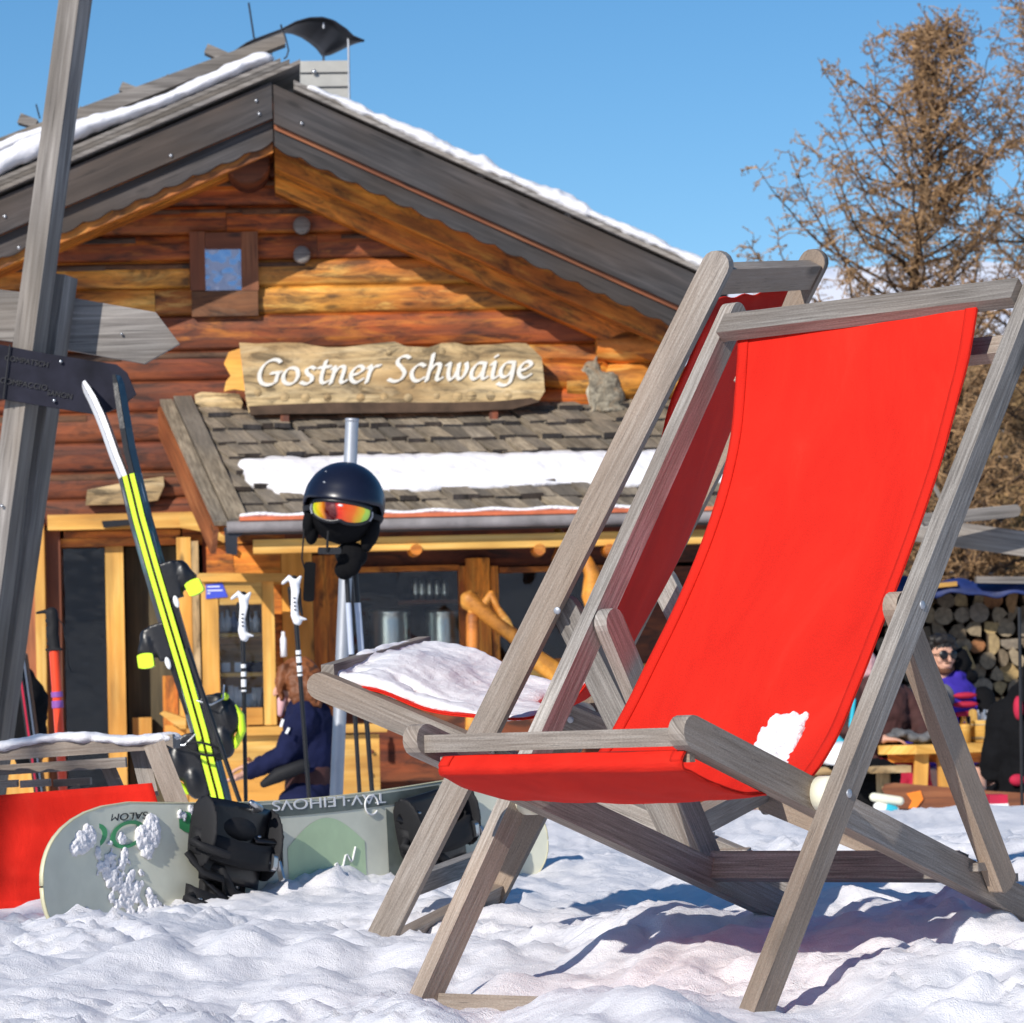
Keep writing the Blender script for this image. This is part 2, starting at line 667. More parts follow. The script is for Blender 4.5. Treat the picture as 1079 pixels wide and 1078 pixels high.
# ---------------------------------------------------------------- lettering
def text_mesh(s, name, size, o, ax, ay, mat, parent, ext=.001, shear=0., align='CENTER', scx=1.):
    cu_ = bpy.data.curves.new(name, 'FONT')
    cu_.body = s
    cu_.size = size
    cu_.extrude = ext
    cu_.shear = shear
    cu_.align_x = align
    cu_.align_y = 'CENTER'
    to = bpy.data.objects.new(name, cu_)
    C.objects.link(to)
    dg = bpy.context.evaluated_depsgraph_get()
    me = bpy.data.meshes.new_from_object(to.evaluated_get(dg))
    bpy.data.objects.remove(to)
    ax, ay = V(ax).normalized(), V(ay).normalized()
    az = ax.cross(ay)
    org = ORI[parent.name]
    for v in me.vertices:
        c = v.co.copy()
        v.co = V(o) + ax * c.x * scx + ay * c.y + az * c.z - org
    me.materials.clear()
    me.materials.append(mat)
    ob = bpy.data.objects.new(name, me)
    C.objects.link(ob)
    ob.parent = parent
    ORI[ob.name] = org
    return ob


# chancery letters as pen strokes, units: x-height = 1
PEN = {
    'G': (1.25, [[(1.15, 1.35), (.95, 1.5), (.6, 1.45), (.25, 1.1), (.12, .6), (.25, .15), (.6, 0), (.95, .12), (1.0, .3)], [(1.0, .3), (1.08, .72)], [(.72, .7), (1.2, .74)]]),
    'o': (1.0, [[(.62, .98), (.35, .95), (.12, .6), (.15, .2), (.4, .02), (.68, .1), (.85, .45), (.8, .85), (.6, .98)]]),
    's': (.8, [[(.7, .9), (.5, 1.), (.28, .85), (.35, .6), (.58, .4), (.55, .12), (.3, 0), (.05, .1)]]),
    't': (.68, [[(.45, 1.35), (.3, .6), (.28, .15), (.42, .02), (.62, .12)], [(.1, .95), (.68, 1.)]]),
    'n': (1.0, [[(.12, .85), (.25, .98), (.22, .6), (.1, 0)], [(.18, .5), (.45, .92), (.7, .98), (.74, .75), (.62, .15), (.72, .02), (.88, .12)]]),
    'e': (.85, [[(.16, .45), (.5, .55), (.72, .75), (.65, .95), (.4, .95), (.14, .6), (.15, .2), (.4, 0), (.72, .18)]]),
    'r': (.75, [[(.12, .85), (.25, .98), (.22, .6), (.1, 0)], [(.18, .5), (.42, .9), (.72, .98)]]),
    ' ': (.5, []),
    'S': (1.05, [[(.98, 1.4), (.75, 1.52), (.45, 1.38), (.38, 1.1), (.6, .82), (.78, .5), (.62, .12), (.3, 0), (0., .12)]]),
    'c': (.8, [[(.75, .88), (.5, 1.), (.2, .75), (.1, .4), (.25, .05), (.5, 0), (.72, .15)]]),
    'h': (1.0, [[(.35, 1.6), (.28, 1.0), (.1, 0)], [(.18, .5), (.45, .92), (.7, .98), (.74, .75), (.62, .15), (.72, .02), (.88, .12)]]),
    'w': (1.3, [[(.1, .9), (.25, .98), (.2, .4), (.3, .03), (.5, .15), (.68, .6), (.72, .95)], [(.72, .95), (.68, .3), (.8, .03), (1.0, .2), (1.15, .65), (1.1, .98)]]),
    'a': (1.0, [[(.75, .95), (.4, .95), (.12, .5), (.15, .08), (.4, .05), (.7, .5), (.78, .95)], [(.78, .95), (.68, .15), (.78, .02), (.92, .12)]]),
    'i': (.5, [[(.12, .85), (.28, .98), (.2, .2), (.28, .02), (.45, .12)], [(.3, 1.32), (.36, 1.38)]]),
    'g': (.95, [[(.75, .95), (.4, .95), (.12, .55), (.18, .15), (.45, .12), (.72, .5), (.78, .95)], [(.78, .95), (.72, .2), (.6, -.3), (.3, -.42), (.02, -.3)]]),
}


def pen_text(mb, txt, o, ax, ay, xh, total, az, dep=.006):
    w = sum(PEN[c][0] for c in txt)
    sx = total / w
    x = 0
    nib = V((math.cos(R(38)), math.sin(R(38)))) * .105
    for c in txt:
        adv, strokes = PEN[c]
        for st in strokes:
            pts = []
            for i in range(len(st) - 1):          # catmull-rom smoothing
                p0, p1, p2, p3 = [V(st[max(0, min(len(st) - 1, i + k))]) for k in (-1, 0, 1, 2)]
                for q in range(5):
                    t = q / 5
                    pts.append(.5 * ((2 * p1) + (p2 - p0) * t + (2 * p0 - 5 * p1 + 4 * p2 - p3) * t * t + (3 * p1 - 3 * p2 + p3 - p0) * t ** 3))
            pts.append(V(st[-1]))

            def W3(p, z=0.):
                sh = .10
                return o + ax * ((x + p.x + sh * p.y) * sx) + ay * (p.y * xh) + az * z
            perp = V((-nib.y, nib.x)).normalized() * .035
            n = len(pts)
            vs = []
            for p in pts:
                vs += [W3(p - nib - perp, dep), W3(p + nib - perp, dep), W3(p + nib + perp, dep), W3(p - nib + perp, dep)]
            fs = []
            for i in range(n):
                a = 4 * i
                fs.append((a, a + 1, a + 2, a + 3))
                if i < n - 1:
                    for e in range(4):
                        g = (e + 1) % 4
                        fs.append((a + e, a + g, a + 4 + g, a + 4 + e))
            # tiny depth steps keep overlapping strokes from sharing a plane
            for i, v in enumerate(vs):
                vs[i] = v + az * (.00015 * (i // 4 % 7))
            mb.add(vs, fs)
        x += adv
    return mb




def skyglass():
    m = NT('sky glass')
    m.b.inputs['Base Color'].default_value = (.42, .46, .58, 1)
    m.b.inputs['Metallic'].default_value = .75
    m.b.inputs['Roughness'].default_value = .06
    m.bump(m.noise(m.uvmap(5, 5, 'Object'), 1., 2, .5), .6, .02)


skyglass()
# ---------------------------------------------------------------- snow ground
CP = [(-.134, 4.76, .0), (.30, 4.41, .0), (.744, 5.03, .085), (.387, 5.32, .085)]
for px, py, Y in ((388, 991, 5.8), (525, 943, 6.3), (60, 943, 6.4), (300, 913, 6.95), (20, 941, 6.8), (440, 905, 7.2), (540, 1074, 4.1), (0, 1078, 4.15),
                  (1079, 1078, 4.1), (0, 1000, 5.2), (250, 960, 5.8), (1000, 876, 7.6), (900, 874, 8.0), (640, 885, 7.8), (200, 866, 10.7), (380, 864, 11.2),
                  (1000, 874, 10.), (800, 874, 10.), (1079, 878, 9.), (1079, 960, 5.0), (0, 880, 9.5), (1000, 1000, 4.7), (640, 955, 5.8), (-60, 868, 11.)):
    q = P(px, py, Y)
    CP.append((q.x, q.y, q.z))
CP += [(-3, 3, .02), (3, 3, .02), (0, 0, -.02), (0, 2.5, .0), (-5, 8, .05), (5, 8, .08), (-6, 0, 0), (6, 0, 0), (3, 10, .05), (-3, 10, .05)]
CPA = np.array(CP)


def sstep(a, b, x):
    t = min(1, max(0, (x - a) / (b - a)))
    return t * t * (3 - 2 * t)


def base_z(x, y):
    d = ((CPA[:, 0] - x) ** 2 * 1.6 + (CPA[:, 1] - y) ** 2 + .04)
    w = d ** -1.7
    z = float((w * CPA[:, 2]).sum() / w.sum())
    t = sstep(11.6, 14.2, y)
    return z * (1 - t) - .56 * t


def pillow(x, y, z, k=.06):
    n = noise.noise(V((x, y, z)))
    return math.sqrt(n * n + k * k) - k


def lumps(x, y):
    wv = noise.noise_vector(V((x * 2.2, y * 1.6, 3.1)))
    qx, qy = x + wv.x * .10, y + wv.y * .16
    n4 = noise.noise(V((x * .9, y * .9, 8.2)))
    mask = max(0, min(1, .55 + 1.6 * noise.noise(V((x * 1.1 + 7, y * 1.3, 2.)))))
    h = .074 * pillow(qx * 3.3, qy * 2.1, 1.3, .10) + .045 * (.45 + .55 * mask) * pillow(qx * 7.5, qy * 4.6, 6.1, .08) + .03 * n4
    h += .0045 * noise.noise(V((x * 21, y * 15 + 9, 5.7))) + .0042 * noise.noise(V((x * 36, y * 30 + 9, 2.7)))
    rough = sstep(.2, .75, x) * (1 - sstep(5.2, 6.2, y))
    vd = noise.voronoi(V((qx * 13, qy * 10, .5)))[0]
    mk = sstep(-.05, .22, noise.noise(V((x * 1.9 + 5, y * 1.5, 17.))))
    h += .042 * (.30 + .70 * mk) * min(.30, max(0, vd[1] - vd[0]))
    vd2 = noise.voronoi(V((x * 31, y * 24, 2.5)))[0]
    h += .040 * (.35 + .65 * mk) * max(0, .40 - vd2[0])
    h += .05 * rough * max(0, noise.noise(V((x * 15 + 3, y * 12, 11.))) - .08)
    n6 = noise.noise(V((x * 3 + 20, y * 2.2, 14.)))
    h += .016 * max(0, noise.noise(V((x * 27 + 9, y * 22, 21.))) - .28) * (1 if n6 > 0 else .2)
    return h - .034 - .022 * sstep(6.0, 6.6, y) * (1 - sstep(.2, .8, x)) - .02 * sstep(6.5, 8, y)


def ground_z(x, y):
    far = 1 - .6 * sstep(9, 13, y)
    rise = .17 * max(0, -14 - y) * (1 + .35 * noise.noise(V((x * .02, y * .02, 4)))) + 1.2 * sstep(14, 40, -y) * noise.noise(V((x * .09, y * .09, 6)))
    return base_z(x, y) + lumps(x, y) * far + rise


def axis(lo, a, b, hi, fine, g=1.18):
    mid = list(np.arange(a, b, fine))
    l, st, x = [], fine, a
    while x > lo:
        st *= g
        x -= st
        l.append(x)
    r, st, x = [], fine, mid[-1]
    while x < hi:
        st *= g
        x += st
        r.append(x)
    return l[::-1] + mid + r


xs = axis(-260, -1.5, 1.4, 260, .0138)
ys = axis(-320, 3.9, 7.6, 9.5, .0145, 1.03)
ys += axis(ys[-1] + .05, 9.6, 12.5, 160, .06, 1.2)
ys = sorted(set(round(y, 4) for y in ys))
mb = MB()
nx = len(xs)
vs = [(x, y, ground_z(x, y)) for y in ys for x in xs]
fs = [(j * nx + i, j * nx + i + 1, (j + 1) * nx + i + 1, (j + 1) * nx + i) for j in range(len(ys) - 1) for i in range(nx - 1)]
me = bpy.data.meshes.new('snow_ground')
me.from_pydata(vs, [], fs)
me.polygons.foreach_set('use_smooth', [True] * len(fs))
me.materials.append(M['snow'])
go = bpy.data.objects.new('snow_ground', me)
C.objects.link(go)
tag(go, 'trampled lumpy snow in front of the log hut', 'snow', kind='structure')


# ---------------------------------------------------------------- deckchairs
def deckchair(label, T, yaw, tilt, A1, B0, B1, C0, C1, prof, dims, canvas_x, extra):
    Rz = Matrix.Rotation(yaw, 3, 'Z') @ Matrix.Rotation(tilt, 3, 'Y')
    T = V(T) + V((0, 0, CAM.z))
    W = .56

    def Q(x, y, z):
        return T + Rz @ V((x, y, z))
    ex, ey, ez = Rz @ V((1, 0, 0)), Rz @ V((0, 1, 0)), Rz @ V((0, 0, 1))
    root = thing('deck_chair', label, 'deckchair', Q(W / 2, 0, 0), 'wooden deckchairs with red canvas')
    wa, wb, wc, t = dims
    sx = t
    for side in (0, 1):
        def X(i, side=side):
            return i if side == 0 else W - i
        # main rail, continues a little below the snow
        dz = (V(A1)).normalized()
        p0 = Q(X(0), -dz[0] * .10, -dz[1] * .10)
        p1 = Q(X(0), A1[0] + dz[0] * .018, A1[1] + dz[1] * .018)
        MB().beam(p0, p1, ey * dz[1] - ez * dz[0], wa, t, 0, 1).build('back_rail', TEAK, root, mods=BEV)
        db = (V(B1) - V(B0)).normalized()
        q0 = Q(X(2 * sx + .004), B0[0] - db[0] * .018, B0[1] - db[1] * .018)
        q1 = Q(X(2 * sx + .004), B1[0] + db[0] * .03, B1[1] + db[1] * .03)
        b = MB()
        b.beam(q0, q1, ez, wb, t, 1, .35)
        br = b.build('seat_rail', TEAK, root, mods=BEV)
        # notches for the prop
        c = MB()
        for k in (.80, .87):
            mid = q0.lerp(q1, k) + (ez - ey * .3).normalized() * (wb * .46) + ex * (sx * .6 if side else -sx * .6)
            c.beam(mid - ex * .012, mid + ex * .012, ey, .05, .012)
        c.build('notch_block', TEAK, br, mods=BEV)
        r0_ = Q(X(sx + .002), C0[0], C0[1])
        dc = (V(C1) - V(C0)).normalized()
        c0 = Q(X(sx + .002), C0[0] - dc[0] * .02, C0[1] - dc[1] * .02)
        c1 = Q(X(sx + .002), C1[0], C1[1])
        cr_ = MB().beam(c0, c1, ey, wc, t * .9, 1, .4).build('prop_rail', TEAK, root, mods=BEV)
        # bolts
        for (y, z), xo in ((C0, X(-t * .5)), (extra['pivot'], X(-t * .5)), (extra['pivot'], X(3.05 * sx))):
            s = 1 if (side == 0) else -1
            o = Q(xo, y, z)
            dirn = -ex * s if abs(xo - X(-t * .5)) < 1e-6 else ex * s
            MB().lathe([(.0, -.001), (.0062, -.001), (.0062, .0008), (.0045, .0018), (0, .0022)], o, dirn, 14).build('bolt', M['dull metal'], root)
        # plastic washer between main rail and seat rail
        y, z = extra['pivot']
        MB().lathe([(.0, 0), (.0225, 0), (.024, .003), (.024, sx * .92), (.0, sx * .92)], Q(X(t * .52), y + .004, z), ex * (1 if side == 0 else -1), 20).build('spacer', M['cream plastic'], root)
    dA = V(A1).normalized()
    nA = V((-dA[1], dA[0]))           # perpendicular to rail, to the front

    def bar(name, y, z, w, th, x0, x1, wdir, rnd=0):
        return MB().beam(Q(x0, y, z), Q(x1, y, z), ey * wdir[0] + ez * wdir[1], w, th).build(name, TEAK, root, mods=BEV)
    for (nm, y, z, w, th, x0, x1, wd) in extra['bars']:
        bar(nm, y, z, w, th, x0, x1, wd)
    # canvas
    (l0, l1), (r0c, r1c) = canvas_x
    nP = len(prof[0])
    pl, pr = prof

    def smooth(pts, t):
        f = t * (len(pts) - 1)
        i = min(int(f), len(pts) - 2)
        f -= i
        p0, p1, p2, p3 = [V(pts[max(0, min(len(pts) - 1, i + k))]) for k in (-1, 0, 1, 2)]
        return .5 * ((2 * p1) + (p2 - p0) * f + (2 * p0 - 5 * p1 + 4 * p2 - p3) * f * f + (3 * p1 - 3 * p2 + p3 - p0) * f ** 3)

    def cf(u, v):
        a, b = smooth(pl, v), smooth(pr, v)
        x = (l0 * (1 - v) + l1 * v) * (1 - u) + (r0c * (1 - v) + r1c * v) * u
        p = a.lerp(b, u)
        sag = -.012 * math.sin(math.pi * u) * math.sin(math.pi * min(1, v * 1.15))
        wob = .0024 * math.sin(u * 30 + v * 46) * math.exp(-((v - .62) / .12) ** 2) * (.3 + abs(u - .5)) + .0022 * math.sin(u * 23 + v * 9) * (1 - v) ** 2 + .003 * noise.noise(V((u * 3, v * 7, 3)))
        return Q(x, p.x - sag * .6, p.y + sag + wob)
    cv = MB().grid(cf, 28, 90, 0, .5, 1.4).build('canvas', M['red canvas'], root, mods=(('solid', .0022),))
    for (ua, ub) in ((.0, .045), (.955, 1.)):
        def hf_(u, v, ua=ua, ub=ub):
            w = .0 + v * .99
            p = cf(ua + (ub - ua) * u, w)
            n_ = (cf(.5, min(1, w + .004)) - cf(.5, max(0, w - .004))).cross(cf(.52, w) - cf(.48, w))
            n_ = n_.normalized()
            if n_.z < 0:
                n_ = -n_
            return p + n_ * .0026
        MB().grid(hf_, 3, 90, 0, .04, 1.4).build('hem', M['red canvas'], cv, mods=(('solid', .0014),))
    return root, Q, cv, cf


prof1 = [(.752, .965), (.738, .90), (.712, .80), (.668, .71), (.61, .625), (.535, .535), (.455, .45), (.385, .378), (.31, .315), (.22, .272), (.13, .262), (.06, .268), (.0, .280), (-.045, .296), (-.064, .301), (-.068, .312), (-.060, .325)]
prof1r = [(.735, .965), (.705, .89), (.665, .82), (.615, .735), (.56, .655), (.49, .56), (.415, .465), (.36, .398), (.30, .33), (.22, .275), (.13, .262), (.06, .268), (.0, .280), (-.045, .296), (-.064, .301), (-.068, .312), (-.060, .325)]
dA1 = V((.7898, 1.0013)).normalized()
ch1, Q1, cv1, cf1 = deckchair('large weathered wooden deckchair in front with bright red canvas seen from the front',
                 (-.134, 4.7586, -.3906), -.6819, -.0079, (.7898, 1.0013), (-.0672, .3498), (.766, .0735), (.4045, .5121), (.657, .109),
                 (prof1, prof1r), (.038, .044, .044, .0255), ((.037, .096), (.482, .502)),
                 dict(pivot=(.205, .2597), bars=[
                     ('top_crossbar', .742, .975, .040, .022, .014, .546, (dA1[0], dA1[1])),
                     ('lower_crossbar', .784, .900, .036, .022, .014, .546, (dA1[0], dA1[1])),
                     ('front_crossbar', -.058, .343, .024, .024, .060, .500, (0, 1)),
                     ('canvas_rod', -.052, .318, .016, .012, .085, .505, (0, 1)),
                     ('prop_crossbar', .60, .142, .042, .024, .06, .50, (.3, 1)),
                     ('foot_crossbar', .012, -.022, .036, .022, .014, .546, (.3, 1)),
                 ]))
n2 = [(.66, 1.06), (.61, .965), (.575, .90), (.55, .82), (.53, .73), (.495, .64), (.45, .56), (.415, .47), (.355, .405), (.28, .385), (.2, .387), (.1, .405), (.02, .435), (-.04, .447), (-.075, .45), (-.08, .462), (-.07, .466)]
f2 = [(.655, 1.07), (.60, .96), (.56, .88), (.52, .80), (.468, .69), (.43, .62), (.391, .556), (.345, .49), (.30, .43), (.24, .395), (.18, .39), (.1, .405), (.02, .435), (-.04, .447), (-.075, .45), (-.08, .462), (-.07, .466)]
dA2 = V((.6895, 1.118)).normalized()
ch2, Q2, cv2, cf2 = deckchair('grey wooden deckchair behind the front one with snow lying on its shaded red canvas seat',
                 (-.0521, 6.3197, -.3421), -1.9409, .1202, (.6895, 1.118), (-.0887, .4532), (.7279, .1036), (.3778, .5705), (.5615, .1496),
                 (f2, n2), (.046, .046, .046, .0255), ((.06, .08), (.50, .50)),
                 dict(pivot=(.203, .3285), bars=[
                     ('top_crossbar', .682, 1.092, .046, .024, .014, .546, (dA2[0], dA2[1])),
                     ('lower_crossbar', .69, 1.02, .03, .02, .014, .546, (dA2[0], dA2[1])),
                     ('front_crossbar', -.075, .474, .024, .024, .062, .498, (0, 1)),
                     ('prop_crossbar', .555, .20, .048, .024, .06, .50, (.3, 1)),
                     ('foot_crossbar', .01, .005, .032, .022, .014, .546, (.3, 1)),
                 ]))


def stick(name, a, b, w, t, wd, mat, label, cat, parent=None, **k):
    m = MB().beam(a, b, wd, w, t, **k)
    if parent is None:
        return tag(m.build(name, mat, None, loc=(V(a) + V(b)) / 2, mods=BEV), label, cat)
    return m.build(name, mat, parent, mods=BEV)


stick('wooden_plank', P(432, 934, 6.15), P(512, 904, 6.7), .034, .03, (0, 0, 1), TEAK, 'short grey plank end poking out of the snow between the deckchair legs', 'plank')


def blobs(name, lst, vox, mat, label, cat, loc, parent=None, sm=2, disp=None, kind=None):
    m = MB()
    for e in lst:
        c, r = e[0], e[1]
        ax = e[2] if len(e) > 2 else ((1, 0, 0), (0, 1, 0), (0, 0, 1))
        m.ell(c, r, *ax, nu=12, nv=8)
    md = [('remesh', vox, sm)]
    if disp:
        md.append(('disp', disp[0], disp[1]))
    o = m.build(name, mat, parent, loc=loc if parent is None else None, mods=md)
    if parent is None:
        tag(o, label, cat, kind=kind)
    return o


# snow on the front chair canvas: parallelogram patch lying against the cloth
lst = []
c1 = [P(px, py, 5.0) for px, py in ((800, 792), (822, 758), (848, 754), (838, 792), (820, 800))]


def canvas_hit(cf, px, py, vr=(0, 1)):
    best = None
    for i in range(0, 57):
        for j in range(0, 141):
            u, v = i / 56, vr[0] + (vr[1] - vr[0]) * j / 140
            p = cf(u, v)
            d = p - CAM
            q = V((d.dot(cr), d.dot(cu), d.dot(fw)))
            X, Y = 539.5 + F * q.x / q.z, 539 - F * q.y / q.z
            e = (X - px) ** 2 + (Y - py) ** 2
            if best is None or e < best[0]:
                best = (e, u, v, p)
    return best


grid_pts = []
poly = [(794, 800), (803, 776), (815, 760), (826, 753), (850, 755), (845, 771), (840, 784), (830, 797), (824, 814), (803, 816)]


def inpoly(x, y, pl):
    r = False
    j = len(pl) - 1
    for i in range(len(pl)):
        if (pl[i][1] > y) != (pl[j][1] > y) and x < (pl[j][0] - pl[i][0]) * (y - pl[i][1]) / (pl[j][1] - pl[i][1]) + pl[i][0]:
            r = not r
        j = i
    return r


random.seed(5)
tbl = []
for i in range(57):
    for j in range(100):
        u, v = i / 56 * .5 + .5, .30 + .30 * j / 100
        p = cf1(u, v)
        d = p - CAM
        z = d.dot(fw)
        tbl.append((539.5 + F * d.dot(cr) / z, 539 - F * d.dot(cu) / z, u, v, p))
for X, Y, u, v, p in tbl:
    if inpoly(X, Y, poly) and random.random() < .9:
        e = 1e-3
        nrm = (cf1(u + e, v) - p).cross(cf1(u, v + e) - p).normalized()
        if nrm.z < 0:
            nrm = -nrm
        jit = noise.noise(V((X * .09, Y * .09, 0)))
        edge = .6 + .4 * random.random()
        ax_ = nrm.orthogonal().normalized()
        lst.append((p + nrm * .001, (.007 * edge, .007 * edge, .0045 + .006 * max(-.5, jit) + .003 * random.random()), (ax_, nrm.cross(ax_), nrm)))
blobs('snow_patch', lst, .0022, M['snow'], 'small patch of snow stuck on the bright red canvas of the front deckchair', 'snow', cf1(.8, .5), sm=1, disp=(.009, .012))
# snow on rear chair seat
lst = []
for i in range(26):
    for j in range(34):
        u, v = .05 + .88 * i / 25, .56 + .40 * j / 33
        p = cf2(u, v)
        nn = noise.noise(V((u * 2.5, v * 9, 4)))
        hump = math.exp(-((v - .80) / .13) ** 2) * .024 + .009
        h = max(.005, hump * (1 + .5 * nn) * (1 - .55 * max(0, (u - .6) / .4)))
        if v < .62 and nn < .05:
            continue
        if (u > .80 and nn < .05) or (v > .90 and nn < .02):
            continue
        lst.append((p + V((0, 0, h * .45)), (.020, .020, h * .8)))
blobs('snow_patch', lst, .005, M['snow'], 'heap of snow lying on the seat of the rear deckchair', 'snow', cf2(.5, .8), sm=4, disp=(.012, .05))


# ---------------------------------------------------------------- snowboard
Lp = P(45, 943, 6.42)
th = R(50)
bd = V((math.cos(th), math.sin(th), .012)).normalized()         # along the board
bu = V((.05, .10, 1)).normalized()                               # across the board (standing on its edge, leaning back)
bu = (bu - bd * bu.dot(bd)).normalized()
bn = bd.cross(bu).normalized()
if bn.y > 0:
    bn = -bn
BL, BW = 1.47, .285
top_ref = P(155, 851, 6.55)
# centreline start so that the upper edge passes through the measured point
bo = P(50, 938, 6.42)
zc = (top_ref.z - bo.z) - BW / 2 + .006
bo = bo + V((0, 0, zc)) - bd * .055
sb = thing('snowboard', 'scuffed greenish grey snowboard standing on its edge in the snow, dotted with snow', 'snowboard', (bo.x + bd.x * .8, bo.y + bd.y * .8, .04))


def halfw(s):
    """half width along board"""
    e = .27
    if s < e:
        return BW / 2 * math.sqrt(max(0, 1 - ((e - s) / e) ** 2)) ** .9 * 1.0
    if s > BL - e:
        return BW / 2 * math.sqrt(max(0, 1 - ((s - BL + e) / e) ** 2)) ** .9
    return BW / 2 - .018 * math.sin(math.pi * (s - e) / (BL - 2 * e))


def curl(s):
    e = .26
    d = max(0, e - s, s - (BL - e))
    return .045 * (d / e) ** 2


def bpt(s, w, off=0.):
    return bo + bd * s + bu * w + bn * (curl(s) + off)


ss = [0, .002, .006, .012, .022, .035, .05, .075, .11, .15, .2, .27] + list(np.linspace(.32, BL - .32, 22)) + [BL - q for q in (.27, .2, .15, .11, .075, .05, .035, .022, .012, .006, .002, 0)]
ws = [-1, -.96, -.6, -.2, .2, .6, .96, 1]


def sheet(off, mi, mb, flip=False):
    vs = [bpt(s, halfw(s) * w, off) for s in ss for w in ws]
    n = len(ws)
    fs = [(i * n + j, i * n + j + 1, (i + 1) * n + j + 1, (i + 1) * n + j) for i in range(len(ss) - 1) for j in range(n - 1)]
    if flip:
        fs = [f[::-1] for f in fs]
    mb.add(vs, fs, None, mi, True)


m = MB()
sheet(.004, 0, m)
sheet(-.004, 0, m, True)
m.build('deck', M['board topsheet'], sb)
m = MB()
for sg in (-1, 1):
    vs = []
    for s in ss:
        w = (halfw(s) + .0015) * sg
        vs += [bpt(s, w, .0048), bpt(s, w, -.0048)]
    m.add(vs, [(2 * i, 2 * i + 1, 2 * i + 3, 2 * i + 2) for i in range(len(ss) - 1)], None, 0, True)
m.build('edge', M['board edge'], sb, mods=(('solid', .003),))


def bpoly(name, pts, off, mat, par=sb):
    """flat print on the topsheet: (s,w) outline"""
    m = MB()
    m.prism(pts, bo + bn * off, bd, bu, bn, .0008)
    return m.build(name, mat, par)


def band(name, s0, s1, w0, w1, mat, off, n=24, wav=0., ph=0.):
    m = MB()
    vs = []
    for i in range(n + 1):
        s = s0 + (s1 - s0) * i / n
        a = (w0 if not callable(w0) else w0(s)) + wav * math.sin(s * 70 + ph)
        b = (w1 if not callable(w1) else w1(s)) + wav * math.sin(s * 50 + ph + 2)
        vs += [bpt(s, a, off), bpt(s, b, off)]
    m.add(vs, [(2 * i, 2 * i + 1, 2 * i + 3, 2 * i + 2) for i in range(n)], None, 0, True)
    return m.build(name, mat, sb)


band('print', .62, 1.17, lambda s: halfw(s) - .030, lambda s: halfw(s) - .005, M['dark print'], .0053)
band('print', .40, .47, .085, .125, M['green print'], .0053, wav=.008)
band('print', .70, .93, lambda s: -.09 - .02 * math.sin((s - .7) * 13), lambda s: .03 + .055 * math.sin((s - .70) * 13.6), M['pale green print'], .0050)
band('print', 1.0, 1.16, -.11, .09, M['dark print'], .0050, wav=.012, ph=1)
band('print', 1.03, 1.13, -.10, -.03, M['green print'], .0056, wav=.008)
band('print', 1.05, 1.14, .03, .10, M['green print'], .0057, wav=.008, ph=2)
band('print', .64, .74, -.10, -.05, M['green print'], .0056, wav=.006, ph=2)
text_mesh('TAV·LEIHOVS', 'lettering', .030, bpt(.83, .118, .0060), -bd, -bu, M['white paint'], sb, .0004, 0, scx=1.9)
text_mesh('SALOMON', 'lettering', .019, bpt(.245, .118, .0052), -bd, -bu, M['black print'], sb, .0004, .2, scx=1.6)
text_mesh('OO', 'lettering', .075, bpt(.20, .080, .0052), bd, bu, M['green print'], sb, .0004, .25, scx=1.6)
text_mesh('159', 'lettering', .034, bpt(1.325, .03, .0062), -bd, -bu, M['black print'], sb, .0004, 0, scx=1.3)
m = MB()
for a in (0,):
    rr = .020 - a * .009
    m.tube([bpt(.955 + rr * math.cos(q), .104 + rr * math.sin(q), .0062) for q in np.linspace(0, 5.6, 22)], .0022, 6)
m.build('print', M['white paint'], sb)
m = MB()
m.tube([bpt(.80 + .10 * q, -.04 + .05 * q + .012 * math.sin(q * 20), .0060) for q in np.linspace(0, 1, 20)], .0022, 6)
m.build('print', M['white paint'], sb)


